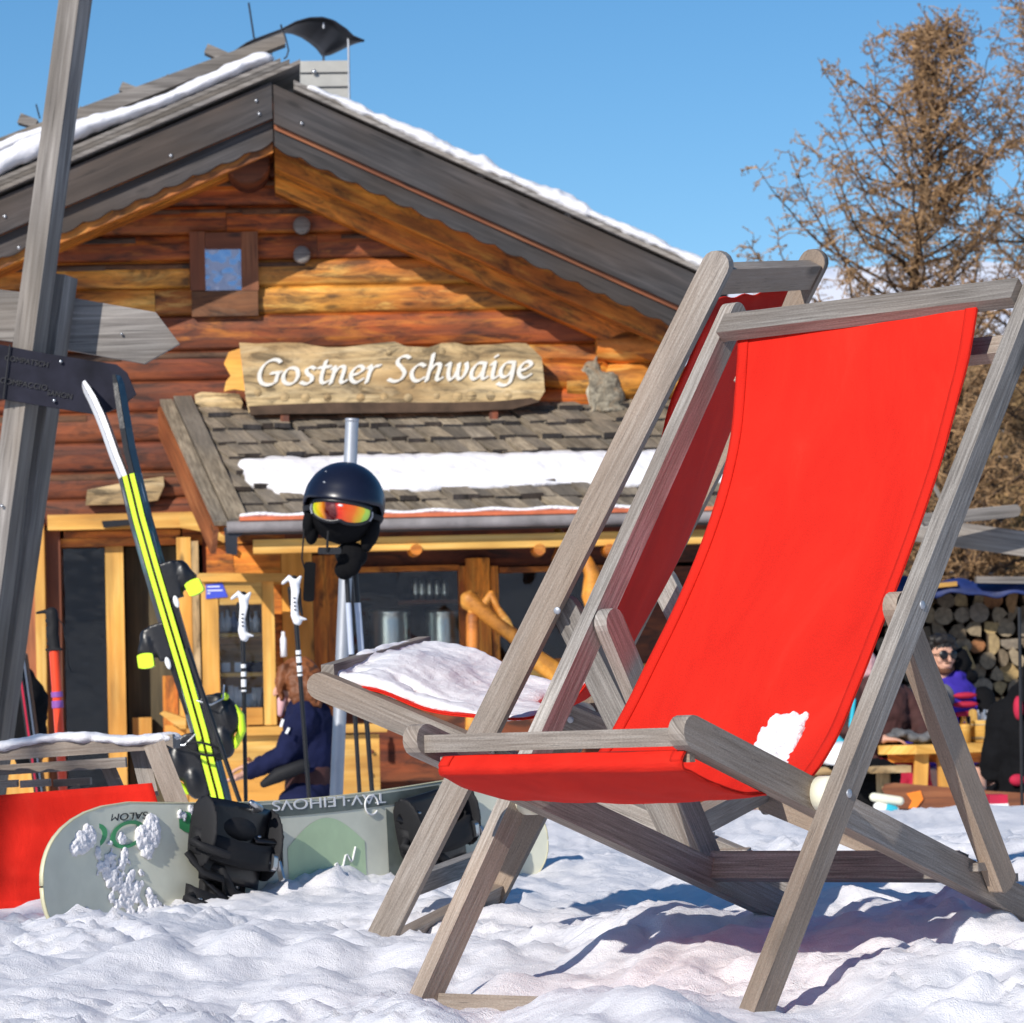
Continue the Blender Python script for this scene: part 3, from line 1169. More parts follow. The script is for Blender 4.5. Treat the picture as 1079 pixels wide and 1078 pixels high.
def binding(s0, yaw_, flipx):
    """boot binding: base plate, highback, two straps with buckles"""
    bx, by, bz = bd, bu, bn
    a = R(yaw_)
    fx = -(by * math.cos(a) + bx * math.sin(a))        # boot direction (across the board)
    sx_ = bz.cross(fx).normalized()
    o = bpt(s0, 0, .004)

    def q(f, s, h):
        return o + fx * f * 1.0 + sx_ * s * 1.6 + bz * h * .66
    root = MB()
    root.beam(q(-.115, 0, .012), q(.125, 0, .012), bz, .02, .115, 0, 0)
    root.ell(q(.11, 0, .018), (.035, .05, .016), fx, sx_, bz)
    root.ell(q(-.06, .058, .045), (.075, .008, .045), fx, sx_, bz)
    root.ell(q(-.06, -.058, .045), (.075, .008, .045), fx, sx_, bz)
    root.ell(q(-.08, .0, .045), (.03, .055, .025), fx, sx_, bz)
    root.ell(q(.07, 0, .03), (.04, .05, .02), fx, sx_, bz)
    b = root.build('binding', M['black rubber'], sb, mods=(('remesh', .004, 2),))
    hb = MB()
    n = 9
    outer, inner = [], []

    def hf(u, v):
        g = (u - .5) * math.pi * .95
        wdt = .066 - .010 * v
        return q(-.13 + .16 * v, wdt * .9 * math.sin(g), .030 + .038 * math.cos(g) * (1 - .4 * v))
    hb.grid(hf, 14, 10)
    hb.build('highback', M['black plastic'], b, mods=(('solid', .007),))
    for k, (f0, hh, w_) in enumerate(((-.045, .075, .050), (.065, .055, .045))):
        st = MB()

        def sf(u, v, f0=f0, hh=hh, w_=w_):
            g = math.pi * u
            return q(f0 + (v - .5) * w_ + .02 * math.sin(g), .062 * math.cos(g), .02 + hh * math.sin(g) ** .7)
        st.grid(sf, 16, 3)
        sob = st.build('strap', M['black rubber'], b, mods=(('solid', .014),))
        bk = MB()
        c = q(f0 + .02, .052, .03 + hh * .65)
        bk.beam(c - fx * .018, c + fx * .018, bz, .03, .012, .6, .6)
        bk.beam(c - fx * .004 + bz * .01 + sx_ * .01, c + fx * .035 + bz * .026 + sx_ * .012, bz, .012, .006, .6, .6)
        bk.build('buckle', M['steel'] if k == 0 else M['black plastic'], sob)
        tq = MB()
        tq.tube([q(f0, -.06, .04), q(f0 + .01, -.078, .06), q(f0 + .02, -.07, .10), q(f0 + .03, -.04, .125)], (.009), 6, squash=bz)
        tq.build('strap_tail', M['black rubber'], sob)
    for f in (-.03, .0, .03, .06):
        MB().lathe([(.0, 0), (.006, 0), (.006, .004), (0, .005)], q(f, .02, .022), bz, 10).build('screw', M['steel'], b)
    for z in range(7):
        tq = MB()
        a0, s0_ = random.uniform(-.12, .10), random.uniform(-.07, .05)
        tq.tube([q(a0 + random.uniform(-.02, .02) + k_ * .022, s0_ + k_ * .018 + random.uniform(-.01, .01), .03 + .055 * math.sin(k_ * .8) + random.uniform(-.008, .008)) for k_ in range(5)], [(.003, .009)] * 5, 6, squash=bz)
        tq.build('strap_tail', M['black rubber'] if z % 3 else M['black plastic'], b)
    for z in range(5):
        MB().ell(q(random.uniform(-.1, .1), random.uniform(-.06, .06), random.uniform(.05, .085)), (.006, .008, .004), nu=8, nv=5).build('rivet', M['steel'], b)
    lv = MB()
    lv.chain([q(-.13, .0, .10), q(-.125, .02, .085), q(-.12, .015, .06)], (.007, .009, .007), 8)
    lv.build('lever', M['white enamel'] if flipx else M['steel'], b)
    if flipx:
        yl = MB()
        yl.tube([q(.13, .05, .03), q(.155, .03, .07), q(.15, -.02, .11), q(.12, -.06, .12)], .008, 8)
        yl.build('toe_strap', M['board edge'], b)
    return b


binding(.51, 12, 0)
binding(1.135, -10, 1)
# crumbs of snow on the board, one clod cluster each
random.seed(3)
clods = [(.13, .075, .03), (.15, .085, .03), (.11, .065, .024), (.30, .075, .03), (.325, .085, .032), (.31, .05, .026)]
pts = []
for i in range(130):
    t_ = random.random()
    pts.append((.20 + .12 * t_ + random.uniform(-.045, .05), .045 - .17 * t_ + random.uniform(-.03, .04), random.uniform(.004, .013)))
for i in range(6):
    pts.append((random.uniform(.06, .14), random.uniform(-.12, -.02), random.uniform(.005, .011)))
pts += [(.43 + random.uniform(-.03, .03), .117 + random.uniform(-.008, .006), .008) for _ in range(8)]
lst = [(bpt(s, w, .006), (r_ * .9, r_ * random.uniform(.8, 1.5), r_ * .34), (bd, bu, bn)) for s, w, r_ in pts + [(a, b_, c * .8) for a, b_, c in clods]]
blobs('snow_clumps', lst, .0024, M['snow'], 'clumps of snow sticking to the nose of the snowboard', 'snow', bpt(.25, 0, .01), sm=0, disp=(.009, .008))
# ---------------------------------------------------------------- helpers for things further back
random.seed(11)
XA, YA, ZA = V((1, 0, 0)), V((0, 1, 0)), V((0, 0, 1))


def pxp(mb, pts, Y, th, mi=0, sub=None):
    """outline read off the photograph, standing at distance Y with its own thickness"""
    q = [P(x, y, Y) for x, y in pts]
    return mb.prism([(p.x, p.z) for p in q], V((0, Y, 0)), XA, ZA, YA, th, 'x', mi)


def gz(x, y):
    return base_z(x, y)


# ---------------------------------------------------------------- signpost
gp = P(-42, 905, 11.0)
sp = thing('signpost', 'leaning grey wooden signpost with two arrow boards at the left edge', 'signpost', (gp.x, gp.y, gp.z))
wd = V((math.cos(R(24)), -math.sin(R(24)), 0))
MB().beam(P(-44, 930, 11.0), P(84, -34, 11.0), wd, .078, .078).build('post', M['grey beam'], sp, mods=(('bevel', .003),))
MB().beam(P(-20, 930, 11.12), P(69, 291, 11.12), V((1, -.35, 0)), .045, .09).build('brace_post', M['grey beam'], sp, mods=(('bevel', .003),))
m = MB()
pxp(m, [(-60, 350), (-60, 296), (0, 305), (78, 314), (164, 329), (189, 362), (152, 383), (68, 368), (0, 358)], 11.20, .028)
m.build('arrow_board', M['grey beam'], sp, mods=(('bevel', .003),))
m = MB()
pxp(m, [(-60, 412), (-60, 352), (0, 363), (40, 371), (90, 379), (123, 384), (133, 392), (143, 415), (128, 428), (104, 437), (60, 430), (0, 420)], 10.93, .025)
ab = m.build('arrow_board', M['navy board'], sp, mods=(('bevel', .003),))
ab['label'] = 'dark blue-black arrow board with small engraved names'
d0, d1 = P(0, 390, 10.92), P(100, 407, 10.92)
dax = (d1 - d0).normalized()
day = V((-dax.z, 0, dax.x))
text_mesh('COMPATSCH', 'lettering', .024, P(28, 381, 10.926), dax, day, M['black print'], ab, .001)
text_mesh('COMPACCIO', 'lettering', .026, P(25, 405, 10.926), dax, day, M['black print'], ab, .001)
text_mesh('SANON', 'lettering', .024, P(63, 416, 10.926), dax, day, M['black print'], ab, .001)
m = MB()
a0, a1 = P(10.5, 363, 10.92), P(3.5, 420, 10.92)
m.tube([a0, a1], .0025, 6)
m.build('seam', M['black print'], ab)
for px, py, Y, r_ in ((64, 381, 10.92, .006), (57, 422, 10.92, .006), (128, 352, 11.19, .005), (50, 362, 11.19, .004), (2, 533, 10.95, .006)):
    MB().ell(P(px, py, Y), r_, nu=8, nv=5).build('screw', M['steel'], sp)

# ---------------------------------------------------------------- low deckchair at the left edge
YB = 7.0
g3 = P(120, 935, YB)
d3 = thing('deck_chair', 'low weathered deckchair at the left edge with a snowy top board above red canvas', 'deckchair', (g3.x, g3.y, g3.z), 'wooden deckchairs with red canvas')


def bl(name, a, b, w, t, Y0, Y1=None, wd_=ZA, par=d3, mat=TEAK, **k):
    return MB().beam(P(a[0], a[1], Y0), P(b[0], b[1], Y1 or Y0), wd_, w, t, **k).build(name, mat, par, mods=BEV)


bl('top_board', (-70, 799), (186, 781), .030, .055, YB + .32, YB + .22)
bl('cross_rail', (-70, 816), (133, 803), .022, .03, YB + .42, YB + .42)
for a, b in ((-30, 19), (22, 53), (57, 96)):
    bl('slat', (a, 827 - a * .03), (b, 826 - b * .03), .016, .03, YB + .5, YB + .5)
bl('back_rail', (163, 786), (200, 880), .045, .03, YB + .18, YB + .12, XA)
bl('prop_rail', (146, 790), (158, 838), .036, .028, YB + .3, YB + .26, XA)
bl('prop_rail', (113, 806), (132, 850), .03, .028, YB + .46, YB + .44, XA)
bl('seat_rail', (78, 832), (100, 880), .026, .028, YB + .46, YB + .40, XA)
bl('back_rail', (-60, 800), (-24, 905), .045, .03, YB + .20, YB + .12, XA)


def c3(u, v):
    a = P(-40 + (160 + 40) * u, 841 - 16 * u, YB + .06)
    b = P(-40 + (192 + 40) * u, 960 - 8 * u, YB - .04)
    p = a.lerp(b, v)
    return p + YA * (.035 * math.sin(v * 3.1) + .006 * math.sin(u * 9 + v * 4))


MB().grid(c3, 26, 14, 0, .7, .3).build('canvas', M['red canvas'], d3, mods=(('solid', .003),))
lst = []
for i in range(120):
    u = random.random()
    px = -60 + 238 * u
    lst.append((P(px, 787 - 12 * u + 3.5 * math.sin(u * 9), YB + .30 - .08 * u + random.uniform(-.02, .025)), (.030, .022, random.uniform(.007, .013))))
blobs('snow_patch', lst, .006, M['snow'], 'strip of snow lying along the top board of the low deckchair', 'snow', P(60, 788, YB + .26), sm=3, disp=(.008, .03))


# ---------------------------------------------------------------- skis leaning on the sign
def ski(label, path, sg, Yt, loc):
    root = thing('ski', label, 'ski', loc, 'pair of yellow and black skis')
    pts = [P(x, y, Y) for x, y, Y in path]
    n = len(pts)
    secs = []
    for i, p in enumerate(pts):
        t = (pts[min(i + 1, n - 1)] - pts[max(i - 1, 0)]).normalized()
        L = V((t.z, 0, -t.x)).normalized()
        if L.x * sg < 0:
            L = -L
        secs.append((p, L))

    def strip(o0, o1, name, mat, i0=0, i1=None, closed=None, sc0=None):
        m = MB()
        i1 = i1 or n
        vs = []
        for i in range(i0, i1):
            p, L = secs[i]
            k = 1 if i < n - 4 else (1., .97, .88, .62)[i - n + 4]
            vs += [p + L * o0[0] * k + YA * o0[1], p + L * o1[0] * k + YA * o1[1]]
        c = i1 - i0
        m.add(vs, [(2 * i, 2 * i + 1, 2 * i + 3, 2 * i + 2) for i in range(c - 1)], [[(i * .1, 0), (i * .1, .1), (i * .1 + .1, .1), (i * .1 + .1, 0)] for i in range(c - 1)], 0, False)
        return m.build(name, mat, root)
    hi = n - 6
    m = MB()
    # solid core
    vs = []
    prof = [(.0035, 0), (.0195, 0), (.038, .05), (.030, .09), (.0035, .09)]
    for i in range(n):
        p, L = secs[i]
        k = 1 if i < n - 4 else (1., .97, .88, .62)[i - n + 4]
        vs += [p + L * a * k + YA * b for a, b in prof]
    q = len(prof)
    fs = [(i * q + j, i * q + (j + 1) % q, (i + 1) * q + (j + 1) % q, (i + 1) * q + j) for i in range(n - 1) for j in range(q)]
    m.add(vs, fs + [tuple(range(q)), tuple(range((n - 1) * q, n * q))])
    m.build('core', M['black plastic'], root)
    strip((.0040, -.0012), (.0190, -.0012), 'sidewall', M['neon yellow'], 0, hi)
    strip((.0215, .002), (.0370, .046), 'topsheet', M['ski graphic'], 0, hi)
    strip((.0040, -.0012), (.0200, -.0014), 'tip_sheet', M['white enamel'] if sg < 0 else M['black plastic'], hi - 1, n)
    strip((.0215, .001), (.0370, .046), 'tip_topsheet', M['white enamel'] if sg < 0 else M['black plastic'], hi - 1, n)
    return root, secs


m = NT('ski graphic')
g = m.noise(m.uvmap(1, 9), 3.2, 2, .5)
c = m.ramp(g, [(.53, (.015, .016, .018)), (.535, (.01, .20, .22)), (.56, (.01, .20, .22)), (.565, (.02, .02, .022)), (.585, (.02, .02, .022)), (.6, (.7, .7, .72))])
m.col(c)
m.b.inputs['Roughness'].default_value = .3
YS = 10.72
base = [(238, 884), (233, 858), (228, 835), (220, 805), (212, 772), (203, 740), (195, 712), (186, 682), (177, 652), (169, 625), (161, 598), (153, 570), (146, 545), (140, 520), (135, 500)]
lp = [(x, y, YS) for x, y in base] + [(125, 475, YS), (117, 452, YS + .01), (110, 434, YS + .03), (102, 417, YS + .06), (95, 406, YS + .08), (90, 400, YS + .10)]
rp = [(x, y, YS) for x, y in base] + [(129, 475, YS), (125, 452, YS), (122, 434, YS + .01), (119.5, 417, YS + .02), (118, 404, YS + .03), (117.5, 395, YS + .03)]
gl = P(238, 880, YS)
sk1, secs = ski('left yellow and black ski, its white tip curling left against the dark arrow board', lp, -1, YS, gl)
sk2, secs2 = ski('right ski of the yellow and black pair, its black tip pointing straight up', rp, 1, YS, gl)


def bindset(root, secs, sg):
    def at(py, off, dy):
        best = min(secs, key=lambda s: abs(539 - F * (s[0] - CAM).dot(cu) / (s[0] - CAM).dot(fw) - py))
        i = secs.index(best)
        t = (secs[min(i + 1, len(secs) - 1)][0] - secs[max(i - 1, 0)][0]).normalized()
        return best[0] + best[1] * off + YA * dy, best[1], t
    # toe piece (upper), boot plate, heel piece (lower)
    yy = 668 if sg < 0 else 636
    p, L, t = at(yy, .04, .03)
    m = MB()
    m.beam(p + t * .09, p - t * .03, L, .05, .05)
    m.beam(p + t * .08 + L * .02, p + L * .065 + t * .005, L, .05, .045, .5, .3)
    m.ell(p + L * .045 + t * .035, (.026, .03, .05), L, YA, t)
    b = m.build('binding', M['black plastic'], root, mods=(('remesh', .006, 2),))
    m = MB()
    m.beam(p + L * .062 + t * .012, p + L * .070 - t * .036, L, .05, .05, .3, .3)
    m.build('toe_lever', M['neon yellow'], b, mods=(('bevel', .006),))
    MB().ell(p + L * .0 - t * .04 - YA * .03, (.009, .006, .02), L, YA, t).build('decal', M['white paint'], b)
    m = MB()
    p3, L, t3 = at(730, .035, .04)
    m.beam(p - t * .0 - L * .012, p3 - t3 * .03 - L * .012, L, .024, .045)
    m.build('boot_plate', M['black plastic'], root, mods=(('bevel', .004),))
    p, L, t = at(800 if sg < 0 else 785, .045, .03)
    m = MB()
    m.beam(p + t * .11, p - t * .10, L, .055, .05, .3, .5)
    m.ell(p + L * .05 + t * .03, (.035, .035, .06), L, YA, t)
    m.ell(p + L * .03 + t * .08, (.03, .03, .03), L, YA, t)
    m.ell(p + L * .015 - t * .04, (.035, .035, .06), L, YA, t)
    b = m.build('binding', M['black plastic'], root, mods=(('remesh', .006, 2),))
    m = MB()
    a = p + L * .072
    m.tube([a + t * .055, a + L * .012 + t * .02, a + L * .006 - t * .025, a - L * .022 - t * .06, a - L * .03 - t * .075], [(.010, .016), (.014, .018), (.014, .018), (.012, .016), (.005, .01)], 8, squash=L)
    m.build('heel_lever', M['neon yellow'], b)
    m = MB()
    m.ell(p + L * .055 + t * .09 - YA * .02, (.013, .01, .012), L, YA, t)
    m.build('decal', M['neon yellow'], b)
    m = MB()
    m.tube([p + t * .10 - L * .03 - YA * .06, p + t * .075 + L * .01 - YA * .07, p + t * .085 + L * .05 - YA * .05, p + t * .125 + L * .062 - YA * .03], .0035, 6)
    m.build('brake_arm', M['steel'], b)


bindset(sk1, secs, -1)
bindset(sk2, secs2, 1)
# strap holding the pair
m = MB()
c0 = P(214, 789, YS - .05)
m.tube([c0 + V((.055 * math.cos(a), .02 - .03 * abs(math.sin(a)), .018 * math.sin(a) - .012 * math.cos(a))) for a in np.linspace(0, 2 * math.pi, 18)], .0045, 6, squash=ZA)
tag(m.build('ski_strap', M['black rubber'], None, loc=c0), 'black rubber strap tied round the middle of the yellow skis', 'strap')


def pole(label, a, b, Y, rad, mat, grip, basket=None, marks=(), markmat='white paint'):
    A, B = P(a[0], a[1], Y), P(b[0], b[1], Y)
    root = thing('ski_pole', label, 'ski pole', B)
    MB().tube([A, B], [rad, rad * .8], 10).build('shaft', M[mat], root)
    t = (B - A).normalized()
    L = V((-t.z, 0, t.x)).normalized()
    if L.x < 0:
        L = -L
    for k0, k1 in marks:
        MB().tube([A.lerp(B, k0), A.lerp(B, k1)], rad * 1.12, 10).build('print', M[markmat], root)
    if grip == 'white':
        def g(x, z):                  # from photograph: mm offsets, z down the shaft
            return A + L * x + t * z
        m = MB()
        m.chain([g(-.030, -.128), g(-.012, -.142), g(.004, -.125), g(.006, -.095), g(.000, -.06), g(-.002, -.02), g(.004, -.002)], [(.006, .010), (.010, .015), (.016, .018), (.016, .017), (.013, .016), (.014, .016), (.015, .016)], 12, squash=L)
        m.chain([g(.004, -.012), g(.028, -.006)], [(.010, .014), (.004, .008)], 10, squash=L)
        m.chain([g(.012, -.125), g(.022, -.138)], [(.012, .014), (.006, .010)], 10, squash=L)
        gr = m.build('grip', M['white enamel'], root, mods=(('remesh', .0028, 3),))
        m = MB()
        m.chain([g(.014, -.10), g(.013, -.06), g(.020, -.025)], [(.010, .012), (.009, .012), (.004, .010)], 10, squash=L)
        m.chain([g(-.014, -.105), g(-.014, -.06)], [(.006, .010), (.004, .010)], 10, squash=L)
        m.ell(g(.002, -.140), (.013, .012, .008), L, YA, t)
        m.build('grip_inlay', M['black rubber'], gr, mods=(('remesh', .0028, 3),))
        for q in (-.075, -.062, -.05, -.038):
            MB().beam(g(-.003, q) - YA * .018, g(.004, q) - YA * .018, t, .004, .003).build('print', M['black print'], gr)
    elif grip == 'black':
        def g(x, z):
            return A + L * x + t * z
        m = MB()
        m.chain([g(-.045, -.125), g(-.02, -.128), g(.0, -.118)], [(.005, .01), (.007, .014), (.012, .015)], 10, squash=L)
        m.chain([g(.0, -.12), g(.002, -.08), g(-.003, -.05), g(.002, -.01)], [.021, .019, .021, .020], 12)
        for q in (-.095, -.07, -.045, -.02):
            m.ell(g(-.012, q), (.012, .014, .010), L, YA, t)
        m.beam(g(-.03, .0), g(.03, .003), YA, .045, .008, .5, .5)
        gr = m.build('grip', M['black rubber'], root, mods=(('remesh', .003, 2),))
        MB().tube([g(.012, -.11), g(.035, -.08), g(.04, -.02), g(.045, .06), g(.05, .075)], [(.002, .008)] * 5, 6, squash=L).build('strap', M['black rubber'], gr)
    if basket:
        c = A.lerp(B, basket)
        MB().lathe([(0, -.004), (.03, -.004), (.035, 0), (.03, .004), (0, .004)], c, t + L * .0, 18).build('basket', M['black plastic'], root)
    return root


pole('black ski pole with white grip, standing upright left of the helmet, the left of two', (256, 672), (259.5, 872), 10.9, .0078, 'black plastic', 'white', None, ((.14, .16), (.18, .205), (.22, .26), (.275, .285)))
pole('black ski pole with white grip, taller one standing behind the jacketed person', (312, 655), (328, 872), 10.9, .0078, 'black plastic', 'white', None, ((.14, .16), (.17, .20), (.215, .245), (.255, .265)))
pole('plain black ski pole leaning along the right side of the yellow skis', (197, 683), (262, 872), 10.6, .0085, 'black plastic', None)
pole('thick orange-red ski pole with a black ribbed grip in front of the hut door', (57, 684), (69, 872), 11.4, .0175, 'orange red', 'black', None, ((.24, .27), (.29, .33)), 'violet paint')
pole('black and white ski pole under the helmet, the left of the two', (365, 600), (381, 872), 11.3, .0085, 'black plastic', None, None, ((.13, .33),), 'pale blue grey')
pole('black and white ski pole under the helmet, the right of the two', (374, 600), (395, 872), 11.35, .0095, 'black plastic', None, None, ((.13, .33),), 'pale blue grey')
pole('thin black ski pole standing at the right edge beside the table', (1074, 640), (1077, 862), 13.0, .007, 'black plastic', None)

# metal post
a, b = P(371, 441, 11.6), P(353, 872, 11.6)
pm = thing('metal_post', 'plain grey round metal post rising behind the helmet', 'post', b)
MB().tube([a, b], .0225, 16).build('tube', M['dull metal'], pm)
MB().lathe([(0, 0), (.0235, 0), (.0235, -.012), (.0, -.012)], a, (a - b).normalized(), 16).build('cap', M['dull metal'], pm)

# ---------------------------------------------------------------- helmet with goggles
HC = P(363, 531, 11.28)
hr = R(-9)
hx = V((math.cos(hr), 0, math.sin(hr)))
hz = V((-math.sin(hr), 0, math.cos(hr)))
hy = hz.cross(hx)                 # away from camera
rx, ry, rz = .131, .150, .134
hel = thing('ski_helmet', 'dark navy ski helmet hung on the ski poles in front of the porch roof', 'helmet', HC - hz * .12)


def hp(az, el, k=1.0):
    """point on shell; az 0 = towards camera"""
    return HC + hx * rx * k * math.sin(az) * math.cos(el) - hy * ry * k * math.cos(az) * math.cos(el) + hz * rz * k * math.sin(el)


def shellf(u, v):
    az = -math.pi + 2 * math.pi * u
    f = math.cos(az)
    low = -.08 - .34 * (1 - max(0, f)) if f > 0 else -.42
    low = .02 if f > .55 else (.02 + (-.46 - .02) * sstep(.55, -.1, f) if f > -.1 else -.46)
    el = math.pi / 2 + (low - math.pi / 2) * v
    k = 1 + .010 * math.sin(az * 3) * math.sin(v * 3) + (.035 * sstep(.80, .98, v) if f > .3 else .015 * sstep(.8, 1, v))
    return hp(az, el, k)


MB().grid(shellf, 60, 26).build('shell', M['helmet shell'], hel, mods=(('solid', .010),))
m = MB()
m.ell(HC - hz * .015, (rx * .93, ry * .93, rz * .9), hx, hy, hz)
m.build('liner', M['black cloth'], hel)
for s in (-1, 1):
    m = MB()
    m.ell(HC + hx * s * .105 - hz * .075 - hy * .015, (.024, .055, .055), hx, hy, hz)
    m.ell(HC + hx * s * .092 - hz * .115 - hy * .02, (.022, .035, .035), hx, hy, hz)
    m.build('ear_pad', M['black cloth'], hel, mods=(('remesh', .004, 2),))
m = MB()
m.ell(HC + hx * .045 - hz * .165, (.055, .05, .045), hx, hy, hz)
m.ell(HC + hx * .030 - hz * .215, (.035, .04, .035), hx, hy, hz)
m.ell(HC + hx * .055 - hz * .195 - hy * .02, (.03, .03, .04), hx, hy, hz)
m.build('neck_warmer', M['black cloth'], hel, mods=(('remesh', .004, 2),))
m = MB()
m.tube([HC - hx * .118 - hz * .10 - hy * .05, HC - hx * .115 - hz * .15 - hy * .05, HC - hx * .112 - hz * .20 - hy * .05, HC - hx * .088 - hz * .26], (.003), 6)
m.tube([HC - hx * .035 - hz * .10 - hy * .1, HC - hx * .033 - hz * .14 - hy * .1, HC - hx * .030 - hz * .165 - hy * .09], .0045, 6)
m.build('chin_strap', M['black rubber'], hel)
m = MB()
m.beam(HC - hx * .062 - hz * .168 - hy * .08, HC + hx * .015 - hz * .158 - hy * .08, hz, .022, .012, .4, .4)
m.build('buckle', M['black plastic'], hel, mods=BEV)
m = MB()
m.beam(P(327, 592, 11.25), P(325, 634, 11.25), XA, .036, .014, .3, .4)
m.build('hanging_strap', M['black cloth'], hel, mods=BEV)
m = MB()
m.tube([hp(R(4) + .135 * math.cos(q), .10 + .032 * math.sin(q), 1.047) for q in np.linspace(0, 2 * math.pi, 30)], .0018, 6)
m.tube([hp(R(4) + x, .10 + .012 * math.sin(x * 60), 1.047) for x in np.linspace(-.09, .09, 20)], .0022, 6)
m.build('logo', M['blue grey paint'], hel)
for az_, el_, l in ((-.60, .42, .10), (.62, .18, .09), (-.80, .75, .12)):
    m = MB()
    m.tube([hp(az_ - l * .6, el_ + l * .35, 1.012), hp(az_, el_, 1.022), hp(az_ + l * .6, el_ - l * .2, 1.012)], [.001, .004, .001], 6)
    m.build('vent', M['dull metal'], hel)
# goggles
gog = thing('ski_goggles', 'ski goggles with a red and yellow mirrored lens strapped on the navy helmet', 'goggles', hp(0, -.3, 1.1))


def gp_(u, v, k):
    az = (u - .5) * 1.44
    t = 2 * u - 1
    nose = .055 * math.exp(-((t) / .16) ** 2)
    hi_, lo_ = -.02 - .06 * abs(t) ** 3, -.50 + nose + .14 * abs(t) ** 4
    return hp(az, lo_ + (hi_ - lo_) * v, k)


MB().grid(lambda u, v: gp_(u, v, 1.085 + .02 * math.sin(v * math.pi)), 40, 14, 0, 1, .4).build('lens', M['mirror lens'], gog, mods=(('solid', .003),))
m = MB()
ring = [gp_(u, 1, 1.075) for u in np.linspace(0, 1, 24)] + [gp_(1, v, 1.06) for v in np.linspace(.9, .1, 6)] + [gp_(u, 0, 1.075) for u in np.linspace(1, 0, 24)] + [gp_(0, v, 1.06) for v in np.linspace(.1, .9, 6)]
ring.append(ring[0])
m.tube(ring, .0075, 8)
m.build('frame', M['black plastic'], gog)
for s in (-1, 1):
    m = MB()
    m.grid(lambda u, v: hp(s * (.74 + .9 * u), -.22 - .05 * u + .13 * (v - .5), 1.045), 10, 3)
    m.build('strap', M['black rubber'], gog, mods=(('solid', .004),))
    m = MB()
    m.tube([hp(s * .80, -.14, 1.07), hp(s * .84, -.25, 1.07), hp(s * .80, -.36, 1.07)], .004, 6)
    m.build('strap_clip', M['dull metal'], gog)
MB().ell(hp(-.02, -.10, 1.11), (.009, .003, .004), hx, hy, hz, nu=8, nv=5).build('logo', M['white paint'], gog)

# dark skis and bag leaning by the door at the far left
for k, (x0, x1, mt, lab) in enumerate(((19, 37, 'orange red', 'dark red ski leaning behind the signpost by the hut door'), (25, 42, 'black plastic', 'black ski with a pale edge leaning behind the signpost by the hut door'))):
    a, b = P(x0, 688, 12.2 + .03 * k), P(x1 + 8, 872, 12.2 + .03 * k)
    r_ = thing('ski', lab, 'ski', b, 'dark skis by the door')
    q = MB()
    q.beam(a, b, XA, .018, .07, 1, 0)
    q.build('core', M['black plastic'], r_, mods=BEV)
    q = MB()
    q.beam(a.lerp(b, .02) - YA * .037 + XA * .002, b - YA * .037 + XA * .002, XA, .007, .002)
    q.build('sidewall', M['crimson cloth'] if k == 0 else M['white paint'], r_)
blobs('backpack', [(P(34, 745, 12.6), (.055, .10, .11)), (P(30, 775, 12.6), (.065, .11, .14)), (P(26, 720, 12.6), (.04, .07, .06))], .012, M['black cloth'], 'dark backpack hanging between the signpost and the hut door', 'backpack', P(32, 800, 12.6), sm=2, disp=(.03, .06))
# ---------------------------------------------------------------- the log hut
random.seed(21)
HB = R(4)
hex_ = V((math.cos(HB), math.sin(HB), 0))
hey = V((-math.sin(HB), math.cos(HB), 0))
HO = V((-1.348, 20, 0))


def hl(px, py, yl):
    d = ray(px, py)
    t = (HO + hey * yl - CAM).dot(hey) / d.dot(hey)
    p = CAM + d * t - HO
    return (p.dot(hex_), p.z)


def H(x, yl, z):
    return HO + hex_ * x + hey * yl + ZA * z


def HPx(px, py, yl):
    x, z = hl(px, py, yl)
    return H(x, yl, z)


GZ = -.58
hut = thing('log_hut', 'rustic log hut with orange brown log gable, dark carved bargeboards and snow on its roof', 'hut', H(0, 0, GZ))


def hbox(m, px0, py0, px1, py1, yl, th, mi=0, grain='x'):
    """box between two image corners: front face at yl, going back by th"""
    x0, z0 = hl(px0, (py0 + py1) / 2, yl)
    x1, _ = hl(px1, (py0 + py1) / 2, yl)
    xm = (px0 + px1) / 2
    _, za = hl(xm, py0, yl)
    _, zb = hl(xm, py1, yl)
    pl = [(x0, zb), (x1, zb), (x1, za), (x0, za)]
    if grain == 'x':
        m.prism(pl, H(0, yl, 0), hex_, ZA, hey, th, 'x', mi)
    else:
        m.prism([(b, a) for a, b in pl], H(0, yl, 0), ZA, hex_, hey, th, 'x', mi)
    return x0, x1, zb, za


def hpoly(m, pts, yl, th, mi=0, grain='x'):
    q = [hl(x, y, yl) for x, y in pts]
    if grain == 'x':
        return m.prism(q, H(0, yl, 0), hex_, ZA, hey, th, 'x', mi)
    return m.prism([(b, a) for a, b in q], H(0, yl, 0), ZA, hex_, hey, th, 'x', mi)


# gable shape
YV = -.80                                    # verge plane
apx, apz = hl(287, 88, YV)
rx_, rz_ = hl(745, 294, YV)
lx_, lz_ = hl(0, 210, YV)
sr = (apz - rz_) / (rx_ - apx)
sl_ = (apz - lz_) / (apx - lx_)
REND, LEND = rx_ + .12, apx - 3.6


def ztop(x, d=0.):
    return (apz - sr * (x - apx) if x > apx else apz - sl_ * (apx - x)) - d


